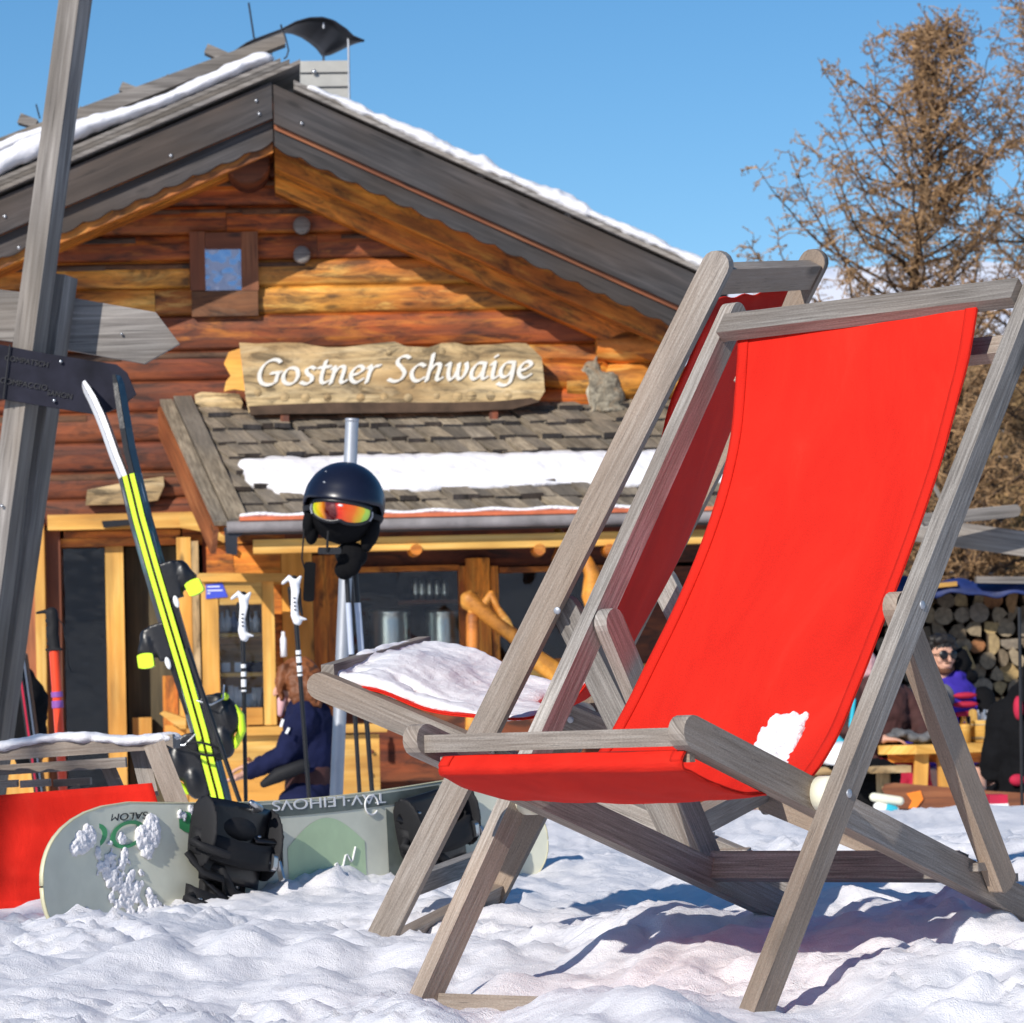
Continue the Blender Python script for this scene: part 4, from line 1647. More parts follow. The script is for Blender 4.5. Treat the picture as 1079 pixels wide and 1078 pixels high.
# wall logs -----------------------------------------------------------------
rows = [hl(300, y, 0)[1] for y in (160, 189, 218, 247, 275, 303, 332, 369, 400, 432, 463, 494, 522, 550)]
XL, XR = LEND + .5, hl(690, 380, 0)[0]
wl = MB()
MI = {'a': 0}
for i in range(len(rows) - 1):
    zt, zb = rows[i], rows[i + 1]
    zc = (zt + zb) / 2
    hgt = zt - zb
    # extent under the roof
    xa = max(XL, apx - (apz - .22 - zc) / sl_)
    xb = min(XR, apx + (apz - .22 - zc) / sr)
    prof = [(-.058, hgt * .5), (-.074, hgt * .42), (-.082, hgt * .1), (-.080, -hgt * .2), (-.072, -hgt * .42), (-.054, -hgt * .5), (.06, -hgt * .5), (.06, hgt * .5)]
    # butt joints here and there
    cuts = [xa]
    if xb - xa > 1.6:
        cuts.append(xa + (xb - xa) * random.uniform(.3, .7))
    cuts.append(xb)
    band_ = i in (1, 2, 3, 8, 10, 12)
    for k in range(len(cuts) - 1):
        lx0 = cuts[k] + (.002 if k else 0)
        mi_ = 1 if i in (4, 5, 7) else (2 if i in (0, 1, 2, 3, 6, 8) else 0)  # upper rows redder: part of the gable shade is put into the log colour
        jz = random.uniform(-.006, .006)
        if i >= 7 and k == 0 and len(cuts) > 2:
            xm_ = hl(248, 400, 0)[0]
            wl.prism([(a + jz, b) for a, b in prof], H(cuts[0], 0, zc), hey, ZA, hex_, xm_ - cuts[0], 'ext', 3, False)  # lower left logs: shade painted as a darker log colour
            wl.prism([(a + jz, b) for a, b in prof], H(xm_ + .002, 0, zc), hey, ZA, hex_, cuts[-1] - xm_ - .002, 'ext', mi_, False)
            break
        wl.prism([(a + jz, b) for a, b in prof], H(lx0, 0, zc), hey, ZA, hex_, cuts[k + 1] - lx0, 'ext', mi_, False)
    if i in (1, 2, 3, 4, 7, 9, 11) and xb - xa > .6:
        xs_, zz = xa, []
        while xs_ < xb - .05:
            w_ = random.uniform(.35, .9)
            xe_ = min(xb, xs_ + w_)
            hh_ = hgt * random.choice((.22, .34, .42, .42))
            if not (i in (4, 7) and xs_ > apx + .1) and random.random() < .85:
                wl.prism([(-.0855, hgt * .30 - hh_ * .3), (-.0855, hgt * .34), (-.0765, hgt * .43), (-.05, hgt * .44), (-.05, hgt * .30 - hh_ * .3)], H(xs_, 0, zc), hey, ZA, hex_, xe_ - xs_, 'ext', 4)
            xs_ = xe_ + .001
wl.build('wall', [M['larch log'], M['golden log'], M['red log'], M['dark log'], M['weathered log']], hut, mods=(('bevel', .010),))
m = MB()
m.prism([(XL, rows[-1]), (XR, rows[-1]), (XR, ztop(XR) - .2), (apx, apz - .22), (XL, ztop(XL) - .2)], H(0, .065, 0), hex_, ZA, hey, .03)
m.build('wall_lining', M['dark interior'], hut)
# protruding round log ends
for px, py, r_ in ((262, 180, 23), (318, 238, 9), (318, 269, 9)):
    c = HPx(px, py, -.10)
    q = MB()
    rr = r_ / 178
    big = r_ > 15
    q.lathe([(0, 0), (rr * .9, 0), (rr, -.01), (rr, -.40 if big else -.1), (0, -.4 if big else -.1)], c + hey * (-.35 if big else -.05), -hey, 18)
    q.build('log_end', M['dark log'] if big else M['grey beam'], hut)
# corner logs at the right, bevelled saw cuts
for (x0, y0, x1, y1, rr, mt) in ((628, 364, 700, 363, .120, 'golden log'), (560, 392, 640, 398, .10, 'larch log'), (596, 405, 722, 400, .11, 'golden log'), (560, 420, 640, 420, .07, 'larch log')):
    a, b = HPx(x0, y0, -.12), HPx(x1, y1, -.12)
    q = MB()
    t = (b - a).normalized()
    q.tube([a, a.lerp(b, .4), b - t * .03, b], [rr * .8, rr, rr, rr * .8], 14)
    q.build('corner_log', M[mt], hut)
# gable window ---------------------------------------------------------------
f = MB()
hbox(f, 200, 244, 216, 306, -.13, .10, 0, 'z')
hbox(f, 254, 244, 272, 306, -.13, .10, 0, 'z')
hbox(f, 216, 245, 254, 262, -.132, .10)
wf = f.build('window', M['red brown board'], hut, mods=(('bevel', .004),))
f = MB()
hbox(f, 202, 306.5, 272, 333, -.125, .09)
f.build('window_sill', M['weathered log'], wf, mods=(('bevel', .006),))
f = MB()
hbox(f, 214, 261, 256, 306, -.112, .01)
f.build('pane', M['sky glass'], wf)

# roof -------------------------------------------------------------------------
rt = MB()
for (x0, x1) in ((LEND, apx), (apx, REND)):
    z0, z1 = ztop(x0), ztop(x1)
    rt.prism([(x0, z0 - .07), (x1, z1 - .07), (x1, z1), (x0, z0)], H(0, YV + .02, 0), hex_, ZA, hey, 7.2)
roof = rt.build('roof', M['dark roof board'], hut)
# layered shingle edges over the verge
for k in range(3):
    q = MB()
    x0, x1 = LEND, apx + (.16, .10, .05)[k]
    d = .028 + k * .034
    y0 = YV - .03 - (2 - k) * .035
    q.prism([(x0, apz - sl_ * (apx - x0) + d), (x1, apz - sl_ * (apx - x1) + d), (x1, apz - sl_ * (apx - x1) + d + .024), (x0, apz - sl_ * (apx - x0) + d + .024)], H(0, y0, 0), hex_, ZA, hey, 1.2)
    if k < 2:
        x0, x1 = apx + .12, REND
        q.prism([(x0, ztop(x0) + d - .02), (x1, ztop(x1) + d - .02), (x1, ztop(x1) + d + .004), (x0, ztop(x0) + d + .004)], H(0, y0 + .01, 0), hex_, ZA, hey, 1.2)
    q.build('shingle_layer', M['grey beam'], roof, mods=(('bevel', .004),))


def board(name, pts, yl, th, mat, par=roof):
    q = MB()
    hpoly(q, pts, yl, th)
    return q.build(name, M[mat], par, mods=(('bevel', .004),))


def rake(name, side, d0, d1, yl, th, mat, x_end, scal=0., par=roof, xs0=0.):
    """board following the roof slope from apex to x_end between depths d0 (top) and d1 (bottom)"""
    q = MB()
    n = 110 if scal else 1
    top, bot = [], []
    for i in range(n + 1):
        x = apx + xs0 + (x_end - apx - xs0) * i / n
        z = (apz - sr * (x - apx)) if side > 0 else (apz - sl_ * (apx - x))
        dd = d1 + (scal * abs(math.sin((x - apx) * math.pi / .155)) - scal if scal else 0)
        top.append((x, z - d0))
        bot.append((x, z - dd))
    # grain along the slope: shear frame
    s = math.atan(sr if side > 0 else -sl_)
    ax = hex_ * math.cos(s) - ZA * math.sin(s)
    ay = hex_ * math.sin(s) + ZA * math.cos(s)
    pts = []
    for x, z in top + bot[::-1]:
        pts.append((x * math.cos(s) - z * math.sin(s), x * math.sin(s) + z * math.cos(s)))
    q.prism(pts, H(0, yl, 0), ax, ay, hey, th)
    return q.build(name, M[mat], par, mods=(('bevel', .003),))


rake('bargeboard', 1, .012, .235, YV - .055, .04, 'dark roof board', REND - .05, 0, roof, .004)
rake('bargeboard', -1, .0, .205, YV - .055, .04, 'dark roof board', LEND, 0, roof, -.004)
rake('trim_strip', 1, .235, .262, YV - .02, .03, 'red brown board', REND - .10, 0, roof, .004)
rake('carved_bargeboard', 1, .262, .372, YV + .0, .03, 'dark roof board', REND - .22, .022, roof, .004)
rake('carved_bargeboard', -1, .206, .345, YV + .0, .03, 'dark roof board', LEND, .022, roof, -.004)
rake('trim_strip', -1, .33, .385, YV + .04, .04, 'rafter wood', LEND, 0, roof, -.004)
rake('rafter', 1, .10, .43, YV + .32, .14, 'rafter wood', REND - .25, 0, roof, .004)
rake('rafter', 1, .10, .53, YV + .58, .14, 'rafter wood', REND - .3, 0, roof, .004)
rake('rafter', -1, .10, .33, YV + .32, .14, 'rafter wood', LEND, 0, roof, -.004)
rake('rafter', -1, .10, .33, YV + .58, .14, 'rafter wood', LEND, 0, roof, -.004)
# soffit boarding
so_ = MB()
for (x0, x1) in ((LEND, apx - .002), (apx + .002, REND - .05)):
    z0, z1 = ztop(x0) - .075, ztop(x1) - .075
    so_.prism([(x0, z0 - .02), (x1, z1 - .02), (x1, z1), (x0, z0)], H(0, YV + .03, 0), hex_, ZA, hey, .75)
so_.build('soffit', M['rafter wood'], roof)
for px, py in ((270, 106), (273, 120), (180, 164), (5, 228), (20, 261), (318, 130)):
    MB().ell(HPx(px, py, YV - .06), .011, nu=8, nv=5).build('screw', M['steel'], roof)
# long weighting boards lying above the left slope with stub cross pieces
board('weight_beam', [(-330, 298), (-330, 278), (0, 145), (120, 100), (299, 34), (301, 46), (200, 84), (100, 124), (0, 165)], YV + .35, .12, 'grey beam')
board('weight_beam', [(-330, 316), (-330, 300), (0, 168), (150, 113), (180, 107), (100, 142), (0, 184)], YV + .15, .12, 'grey beam')
for pts in ([(219, 46), (240, 55), (262, 66), (256, 72), (232, 63), (215, 55)], [(129, 86), (145, 92), (141, 100), (125, 95)], [(22, 119), (40, 126), (36, 134), (18, 129)], [(84, 112), (92, 114), (88, 121), (80, 119)], [(176, 78), (190, 82), (186, 90), (172, 86)]):
    board('cross_piece', pts, YV + .6, .10, 'grey beam')
for (x0, y0, x1, y1, r_) in ((262, 3, 268, 42, .006), (38, 110, 42, 125, .005), (286, 50, 286, 68, .005), (296, 26, 298, 36, .006)):
    q = MB()
    q.tube([HPx(x0, y0, .2), HPx(x1, y1, .2)], r_, 6)
    q.build('wire', M['dark metal'], roof)
q = MB()
q.tube([HPx(x, y, YV + .3) for x, y in ((299, 34), (302, 44), (304, 53), (302, 60), (299, 62))], .005, 6)
q.build('wire', M['dark metal'], roof)
# snow on the roof -------------------------------------------------------------
lst = []
for i in range(170):
    u = i / 169
    px = -330 + 605 * u
    py = (196 - 126 * ((px + 40) / 315) ** .93 - 2) if px > -40 else 194 + (-40 - px) * .40
    if 75 < px < 80:
        continue
    th_ = (.060 + .022 * math.sin(u * 13) + .020 * noise.noise(V((u * 31, 1, 1)))) * (1 - .45 * u)
    for k in range(2):
        lst.append((HPx(px + random.uniform(-2, 2), py - 3 + 3 * math.sin(u * 17), YV + .02 + k * .10), (.07, .09, th_)))
blobs('roof_snow', lst, .014, M['packed snow'], 'long ridge of snow lying along the left slope of the hut roof', 'snow', HPx(120, 130, YV), sm=6, disp=(.03, .12))
lst = []
for i in range(160):
    u = i / 159
    lst.append((HPx(-330 + 376 * u, 282 - 144 * u, YV + .30), (.05, .06, .022 + .01 * math.sin(u * 9))))
blobs('roof_snow', lst, .014, M['packed snow'], 'thin strip of snow between the two weight beams at the far left of the roof', 'snow', HPx(0, 150, YV), sm=3, disp=(.02, .1))
lst = []
for i in range(150):
    u = i / 149
    x = apx + .22 + (REND - .05 - apx - .22) * u
    z = ztop(x) + .070
    th_ = .030 + .045 * noise.noise(V((u * 9, 3, 1))) + .022 * noise.noise(V((u * 37, 5, 1))) + .015 * math.sin(u * math.pi)
    if u < .05:
        th_ *= .5
    for k in range(2):
        lst.append((H(x, YV + .02 + k * .12, z), (.04, .10, max(.012, th_))))
blobs('roof_snow', lst, .013, M['packed snow'], 'thin line of snow along the right slope of the hut roof', 'snow', H(apx + 1.2, YV, ztop(apx + 1.2)), sm=3, disp=(.03, .1))

# chimney ------------------------------------------------------------------------
ch = MB()
x0, x1, zb, za = hbox(ch, 317, 64, 368.5, 140, 1.6, .45)
cho = ch.build('chimney', M['chimney board'], hut, mods=(('bevel', .006),))
for py in (76, 91):
    q = MB()
    hbox(q, 316.5, py, 369, py + 1.2, 1.592, .01)
    q.build('joint', M['dark metal'], cho)
MB().ell(HPx(331, 75.5, 1.58), .017, nu=10, nv=6).build('bolt', M['steel'], cho)
near = [(236, 62), (262, 44), (297, 31), (312, 23), (326, 19), (340, 18.5), (352, 22), (365, 31), (372, 38), (384, 43)]
far = [(246, 64), (268, 50), (298, 34), (308, 35), (318, 39), (327, 45), (334, 51), (340, 59), (349, 57), (374, 45)]


def cowl(u, v):
    def at(pl, t):
        f_ = t * (len(pl) - 1)
        i = min(int(f_), len(pl) - 2)
        return V(pl[i]).lerp(V(pl[i + 1]), f_ - i)
    a, b = at(near, u), at(far, u)
    A, B = HPx(a.x, a.y, 1.45), HPx(b.x, b.y, 2.15)
    return A.lerp(B, v)


MB().grid(cowl, 40, 6).build('cowl', M['dark metal'], cho, mods=(('solid', .012),))
for (a, b, yl) in (((367, 36), (368, 110), 1.56), ((341, 58), (341, 64), 1.9), ((341, 24), (341, 30), 1.5)):
    q = MB()
    q.tube([HPx(*a, yl), HPx(*b, yl)], .008, 6)
    q.build('rod', M['dull metal'], cho)

# porch roof ------------------------------------------------------------------------
YE = -1.25
tlx, tlz = hl(186, 431, -.06)
trx, trz = hl(745, 425, -.06)
elx, elz = hl(243, 556, YE)
erx, erz = hl(720, 541, YE)
TL, TR = H(tlx, -.06, tlz), H(trx, -.06, tlz)
EL_, ER_ = H(elx, YE, elz), H(trx + (elx - tlx), YE, elz)
pr = thing('porch_roof', 'sloping shingled porch roof below the carved name board', 'porch roof', (TL + ER_) / 2)


def pf(u, v, k=0.):
    a, b = TL.lerp(TR, u), EL_.lerp(ER_, u)
    nn = ((TR - TL).cross(EL_ - TL)).normalized()
    if nn.z < 0:
        nn = -nn
    return a.lerp(b, v) + nn * k


pn = pf(0, 0, 1) - pf(0, 0, 0)
WID = (TR - TL).length
LEN = (EL_ - TL).length
q = MB()
cs = [pf(0, 0, -.05), pf(1, 0, -.05), pf(1, 1, -.05), pf(0, 1, -.05), pf(0, 0, -.01), pf(1, 0, -.01), pf(1, 1, -.01), pf(0, 1, -.01)]
q.add(cs, [(0, 3, 2, 1), (4, 5, 6, 7), (0, 1, 5, 4), (1, 2, 6, 5), (2, 3, 7, 6), (3, 0, 4, 7)])
q.build('sheathing', M['dark roof board'], pr)
random.seed(5)
sh = MB()
nrow = 8
for r_ in range(nrow):
    v0 = r_ / nrow
    u = .028 + random.uniform(-.01, 0)
    while u < .995:
        w_ = random.uniform(.08, .16) / WID
        e = random.uniform(-.22, .22) / nrow
        v1 = min(1.015, (r_ + 1) / nrow + e * .45)
        v00 = max(0, v0 - .45 / nrow)
        lift = .020 + random.uniform(0, .026)
        a, b = pf(u, v00, .004), pf(u + w_ * .96, v00, .004)
        sk = (.055 + random.uniform(-.03, .03)) / WID
        c, d = pf(u + w_ * .96 + sk, v1 + random.uniform(-.03, .03) / nrow, lift), pf(u + sk, v1, lift + random.uniform(-.004, .004))
        tn = pn * random.uniform(.016, .034)
        vs = [a, b, c, d, a + tn, b + tn, c + tn * 1.2, d + tn * 1.2]
        su, s2 = random.uniform(0, 90), random.uniform(0, 90)
        L1 = (d - a).length
        W1 = (b - a).length
        top_uv = [(su, s2), (su, s2 + W1), (su + L1, s2 + W1), (su + L1, s2)]
        sh.add(vs, [(4, 7, 6, 5), (0, 3, 7, 4), (1, 5, 6, 2)], [[top_uv[0], top_uv[3], top_uv[2], top_uv[1]], [(su, s2), (su + L1, s2), (su + L1, s2 + .02), (su, s2 + .02)], [(su, s2), (su, s2 + .02), (su + L1, s2 + .02), (su + L1, s2)]])
        sh.add(vs, [(3, 2, 6, 7)], [[(su, s2), (su, s2 + W1), (su + .02, s2 + W1), (su + .02, s2)]], 1)  # butts given dark wood so the rows show painted shadow lines
        u += w_
sh.build('shingles', [M['shingle wood'], M['dark roof board']], pr)
# verge boards left
for k, (u0, u1, z) in enumerate(((-.030, -.006, .030), (-.004, .030, .045))):
    q = MB()
    a, b, c, d = pf(u0, -.03, z), pf(u1, -.03, z), pf(u1, 1.02, z), pf(u0, 1.02, z)
    tn = pn * .03
    L1 = (d - a).length
    W1 = (b - a).length
    s2 = k * 3.3
    q.add([a, b, c, d, a + tn, b + tn, c + tn, d + tn], [(4, 7, 6, 5), (3, 2, 6, 7), (0, 3, 7, 4), (1, 5, 6, 2), (0, 4, 5, 1)],
          [[(0, s2), (L1, s2), (L1, s2 + W1), (0, s2 + W1)]] + [[(0, s2), (L1, s2), (L1, s2 + .03), (0, s2 + .03)]] * 4)
    q.build('verge_board', M['shingle wood'], pr, mods=(('bevel', .003),))
q = MB()
a, d = pf(-.030, -.02, .025), pf(-.030, 1.02, .025)
q.beam(a - ZA * .085, d - ZA * .085, ZA, .15, .03)
q.build('verge_fascia', M['red brown board'], pr, mods=(('bevel', .003),))
# ridge cap logs at the top of the porch roof left of the sign
for (pts, yl, th_, mt) in (([(206, 425), (205, 416), (212, 413), (252, 415), (256, 425), (252, 436), (232, 440)], -.14, .10, 'sign wood'),):
    q = MB()
    hpoly(q, pts, yl, th_)
    q.build('cap_board', M[mt], pr, mods=(('bevel', .006),))
# snow strip on the porch
lst = []
for i in range(46):
    for j in range(6):
        u = .075 + .89 * i / 45
        vv = .545 + .20 * j / 5
        edge = j in (0, 5)
        nn = noise.noise(V((u * 9, vv * 6, 1)))
        if u < .10 and (j > 4 or j < 1):
            continue
        lst.append((pf(u + random.uniform(-.006, .006), vv + .025 * nn + (.02 if (j == 5 and u < .2) else 0), .045), (.055, .07, (.035 if edge else .062) + .015 * nn), (hex_, (EL_ - TL).normalized(), pn)))
blobs('roof_snow', lst, .013, M['packed snow'], 'band of snow across the middle of the shingled porch roof', 'snow', pf(.5, .5, 0), sm=30, disp=(.035, .3))
# gutter and eave
q = MB()
q.tube([H(elx - .02, YE - .05, elz + .0), H(erx + .4, YE - .05, elz + .0)], .033, 12)
q.build('gutter', M['gutter zinc'], pr)
q = MB()
q.box(H((elx + erx) / 2 + .25, YE - .062, elz + .043), (erx - elx) + .4, .03, .022, hex_, hey, ZA)
q.build('copper_strip', M['copper strip'], pr)
lst = [(H(elx + .08 + (erx - elx) * i / 70, YE - .045, elz + .062 + .006 * math.sin(i * .7)), (.035, .03, .014)) for i in range(70)]
blobs('gutter_snow', lst, .008, M['packed snow'], 'thin line of icy snow lying in the porch gutter', 'snow', H(elx + 1, YE, elz), sm=3)
q = MB()
q.box(H((elx + erx) / 2 + .22, YE + .10, elz - .105), (erx - elx) + .2, .10, .075, hex_, hey, ZA)
q.build('eave_beam', M['pine board'], pr, mods=(('bevel', .004),))
q = MB()
hpoly(q, [(236, 556), (262, 552), (262, 560), (250, 566), (250, 585), (238, 583)], YE - .04, .05)
q.build('gutter_end', M['dark metal'], pr, mods=BEV)
for px in (436, 566, 640):
    q = MB()
    q.tube([HPx(px, 580, YE + .25), HPx(px + 3, 579, YE + .0)], [.04, .032], 10)
    q.build('rafter_end', M['rafter wood'], pr)

# lower facade -------------------------------------------------------------------------
lf = MB()
ZB = GZ
# plank panels (front plane yl=0), openings left free
def panel(px0, py0, px1, py1, yl=.0, th=.06, mat='larch log', name='facade_panel', grain='z'):
    q = MB()
    hbox(q, px0, py0, px1, py1, yl, th, 0, grain)
    return q.build(name, M[mat], hut, mods=(('bevel', .004),))


panel(-260, 551, 28, 990, 0, .08, 'pine board')
panel(25, 620, 41, 772, -.075, .02, 'red brown board', 'door_board')
# door frame
fr = MB()
hbox(fr, 27, 543, 39, 990, -.06, .10, 0, 'z')
hbox(fr, 39.5, 543, 50, 990, -.09, .12, 0, 'z')
hbox(fr, 50, 541, 206, 557, -.09, .12)
dfr = fr.build('door_frame', M['pine board'], hut, mods=(('bevel', .004),))
fr = MB()
hbox(fr, 50.5, 557.5, 67, 990, .02, .34, 0, 'z')
fr.build('reveal', M['red brown board'], dfr)
fr = MB()
hbox(fr, 67, 559, 190, 566, .04, .1)
hbox(fr, 62, 566.5, 190, 575, .06, .1)
fr.build('lintel', M['rafter wood'], dfr, mods=(('bevel', .003),))
fr = MB()
hpoly(fr, [(188, 541), (206, 543), (238, 566), (236, 572), (214, 560), (190, 556)], -.16, .06)
fr.build('brace', M['pine board'], dfr)
fr = MB()
hpoly(fr, [(107, 549), (139, 547), (139, 553), (109, 556)], -.14, .04)
fr.build('door_closer', M['black plastic'], dfr)
fr = MB()
hbox(fr, 114.5, 575.5, 133.5, 990, .10, .07, 0, 'z')
dr = fr.build('door', M['pine board'], hut, mods=(('bevel', .004),))
fr = MB()
hbox(fr, 67, 575.5, 114, 990, .16, .012)
fr.build('pane', M['window glass'], dr)
fr = MB()
hbox(fr, 136, 576, 192, 990, .30, .05, 0, 'z')
fr.build('door_leaf', M['olive board'], dr)
fr = MB()
hbox(fr, 140, 756, 160, 800, .2, .08, 0, 'z')
fr.build('door_block', M['pine board'], dr)
panel(190, 566, 205, 990, -.05, .10, 'pine board', 'door_post')
panel(174, 712, 190, 990, -.02, .08, 'rafter wood', 'door_post')
panel(205.5, 570, 213, 990, -.07, .10, 'sign wood', 'door_post')
panel(213.5, 566, 221, 610, -.0, .06, 'dark log')
panel(221.5, 574, 250, 990, -.02, .06, 'larch log', 'facade_panel', 'x')
panel(250.5, 574, 300, 990, -.03, .06, 'rafter wood', 'facade_panel', 'x')
panel(300.5, 580, 333, 990, -.05, .06, 'pine board')
panel(333.5, 585, 362, 990, -.03, .06, 'rafter wood')
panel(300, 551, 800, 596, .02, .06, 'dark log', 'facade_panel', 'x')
panel(192, 551, 300, 573, .02, .06, 'larch log', 'facade_panel', 'x')
panel(362.5, 702, 800, 730, -.02, .08, 'pine board', 'facade_panel', 'x')
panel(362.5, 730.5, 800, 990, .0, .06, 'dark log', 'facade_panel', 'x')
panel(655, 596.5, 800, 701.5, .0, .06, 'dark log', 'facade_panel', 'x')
for (x0, x1) in ((362.5, 492), (518, 654)):
    w_ = MB()
    hbox(w_, x0, 596.5, x0 + 8, 701.5, -.03, .08, 0, 'z')
    hbox(w_, x1 - 8, 596.5, x1, 701.5, -.03, .08, 0, 'z')
    hbox(w_, x0 + 8.2, 596.5, x1 - 8.2, 602, -.03, .08)
    hbox(w_, x0 + 8.2, 694, x1 - 8.2, 701.5, -.03, .08)
    wo_ = w_.build('window', M['rafter wood'], hut, mods=(('bevel', .004),))
    w_ = MB()
    hbox(w_, x0 + 8.2, 602, x1 - 8.2, 694, .015, .008)
    w_.build('pane', M['window glass'], wo_)
panel(492.5, 588, 517.5, 730, -.06, .10, 'rafter wood', 'window_post')
# body of the hut behind
bd_ = MB()
XW0, XW1 = XL + .02, hl(800, 600, 0)[0]
zt = ztop(XL) - .35
bd_.box(H(XW0 - .04, 3.1, (zt + GZ) / 2), .08, 6.0, zt - GZ, hex_, hey, ZA)
bd_.box(H(XW1 + .04, 3.1, (1.6 + GZ) / 2), .08, 6.0, 1.6 - GZ, hex_, hey, ZA)
bd_.box(H((XW0 + XW1) / 2, 6.1, (zt + GZ) / 2), XW1 - XW0, .08, zt - GZ, hex_, hey, ZA)
bd_.build('side_wall', M['dark log'], hut)
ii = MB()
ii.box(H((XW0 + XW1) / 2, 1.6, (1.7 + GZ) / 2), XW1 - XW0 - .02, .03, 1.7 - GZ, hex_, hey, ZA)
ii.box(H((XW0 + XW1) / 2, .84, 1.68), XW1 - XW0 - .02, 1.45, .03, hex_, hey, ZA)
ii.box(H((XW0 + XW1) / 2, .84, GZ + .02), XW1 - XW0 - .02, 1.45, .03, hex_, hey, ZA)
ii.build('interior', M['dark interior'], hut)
# milk cans behind the window
for px, w_ in ((412, 42), (468, 36)):
    c = HPx(px, 697, .14)
    rr = w_ / 2 / 176
    o = MB().lathe([(0, 0), (rr * .95, 0), (rr, .02), (rr, .24), (rr * .97, .27), (rr * 1.02, .28), (rr * 1.02, .30), (rr * .9, .305), (0, .31)], c, ZA, 28).build('steel_pot', M['can steel'], None, loc=c)
    tag(o, 'shiny steel pot behind the hut window, ' + ('the larger one on the left' if px < 440 else 'the smaller one beside the window post'), 'pot')
q = MB()
x0, x1, zb_, za_ = hbox(q, 372, 697, 490, 712, .07, .6)
tag(q.build('window_counter', M['dark log'], None, loc=HPx(440, 705, .4)), 'dark wooden counter board behind the hut window carrying the steel pots', 'counter')
for i, px in enumerate((448, 455, 463, 471, 479)):
    c = HPx(px - 10, 632, .30)
    o = MB().lathe([(0, 0), (.018, 0), (.020, .05), (.016, .09), (.016, .12), (0, .12)], c, ZA, 12).build('glass_bottle', M['can steel'], None, loc=c)
    tag(o, 'small bottle on the high shelf behind the hut window', 'bottle', 'bottles on the shelf behind the window')
q = MB()
hbox(q, 420, 632, 492, 636, .22, .2)
tag(q.build('wall_shelf', M['red brown board'], None, loc=HPx(450, 634, .3)), 'narrow shelf with small bottles behind the hut window', 'shelf')

# name board -------------------------------------------------------------------------------
nb = thing('name_board', 'pale live-edged wooden board carved with white letters reading Gostner Schwaige', 'sign', HPx(410, 432, -.3))
top = [(252, 361), (270, 362), (296, 361), (318, 361.5), (330, 364), (345, 366), (362, 366), (385, 363), (402, 361), (416, 360), (428, 365), (452, 366), (466, 361.5), (480, 361), (492, 364), (520, 363), (545, 361), (555, 362), (562, 368), (571, 377), (573, 398), (574, 412), (569, 421), (550, 425), (522, 429), (480, 430), (440, 430), (400, 431), (355, 432), (310, 432), (282, 433), (262, 434), (259, 420), (256, 395)]
q = MB()
hpoly(q, top, -.36, .07)
nbb = q.build('board', M['sign wood'], nb, mods=(('bevel', .012),))
q = MB()
hpoly(q, [(262, 428), (300, 426), (350, 424), (420, 424), (470, 424), (520, 423), (560, 419), (569, 423), (540, 431), (480, 434), (400, 435), (300, 436), (264, 437)], -.372, .06)
q.build('bark_edge', M['bark'], nbb, mods=(('bevel', .006),))
q = MB()
for i, (x, y) in enumerate(((300, 418), (322, 419), (345, 419), (405, 418), (460, 417), (482, 418), (497, 417), (517, 417), (535, 416), (272, 414), (380, 419), (430, 419), (466, 370), (410, 372))):
    rr = random.uniform(.018, .03)
    c = HPx(x, y, -.362)
    q = MB()
    q.lathe([(0, 0), (rr, 0), (rr * .9, .002), (rr * .55, .001), (rr * .5, .003), (0, .002)], c, -hey, 12)
    q.build('knot', M['sign wood'], nbb)
q = MB()
hpoly(q, [(241, 371), (253, 367), (256, 395), (259, 412), (247, 410), (236, 412), (238, 402), (243, 396), (236, 383)], -.33, .05)
q.build('end_slab', M['pine board'], nb, mods=(('bevel', .01),))
o_, e_ = HPx(270, 406, -.362), HPx(561, 398, -.362)
xh = (HPx(400, 384, -.362) - HPx(400, 402, -.362)).length
pen_text(MB(), '', o_, hex_, ZA, 1, 1, -hey) if False else None
q = MB()
dirx = (e_ - o_)
tot = dirx.length
dirx.normalize()
diry = (ZA - dirx * ZA.dot(dirx)).normalized()
pen_text(q, 'Gostner Schwaige', o_, dirx, diry, xh * .97, tot, -hey)
q.build('lettering', M['cream paint'], nb, mods=(('solid', .004),))
# supports
for px in (300, 520):
    q = MB()
    q.beam(HPx(px, 395, -.05), HPx(px, 395, -.29), ZA, .10, .06)
    q.build('bracket', M['dark log'], nb)
    q = MB()
    q.beam(HPx(px, 430, -.33), HPx(px, 446, -.35), hex_, .05, .04)
    q.build('foot_bracket', M['dark log'], nb)
q = MB()
hpoly(q, [(90, 532), (92, 516), (140, 507), (172, 502), (173, 512), (166, 527), (130, 531)], -.16, .06)
tag(q.build('small_board', M['sign wood'], None, loc=HPx(130, 530, -.15), mods=(('bevel', .01),)), 'small blank piece of pale live-edged wood fixed above the hut door', 'board')

# cat ------------------------------------------------------------------------------------
random.seed(9)
CB = pf(.80, .045, .03)
CB = HPx(636, 436, -.20)
ct = MB()
sc_ = 1 / 174


def cp_(dx, dy, dd=0.):
    return CB + hex_ * (dx * sc_) + ZA * (dy * sc_) + hey * dd


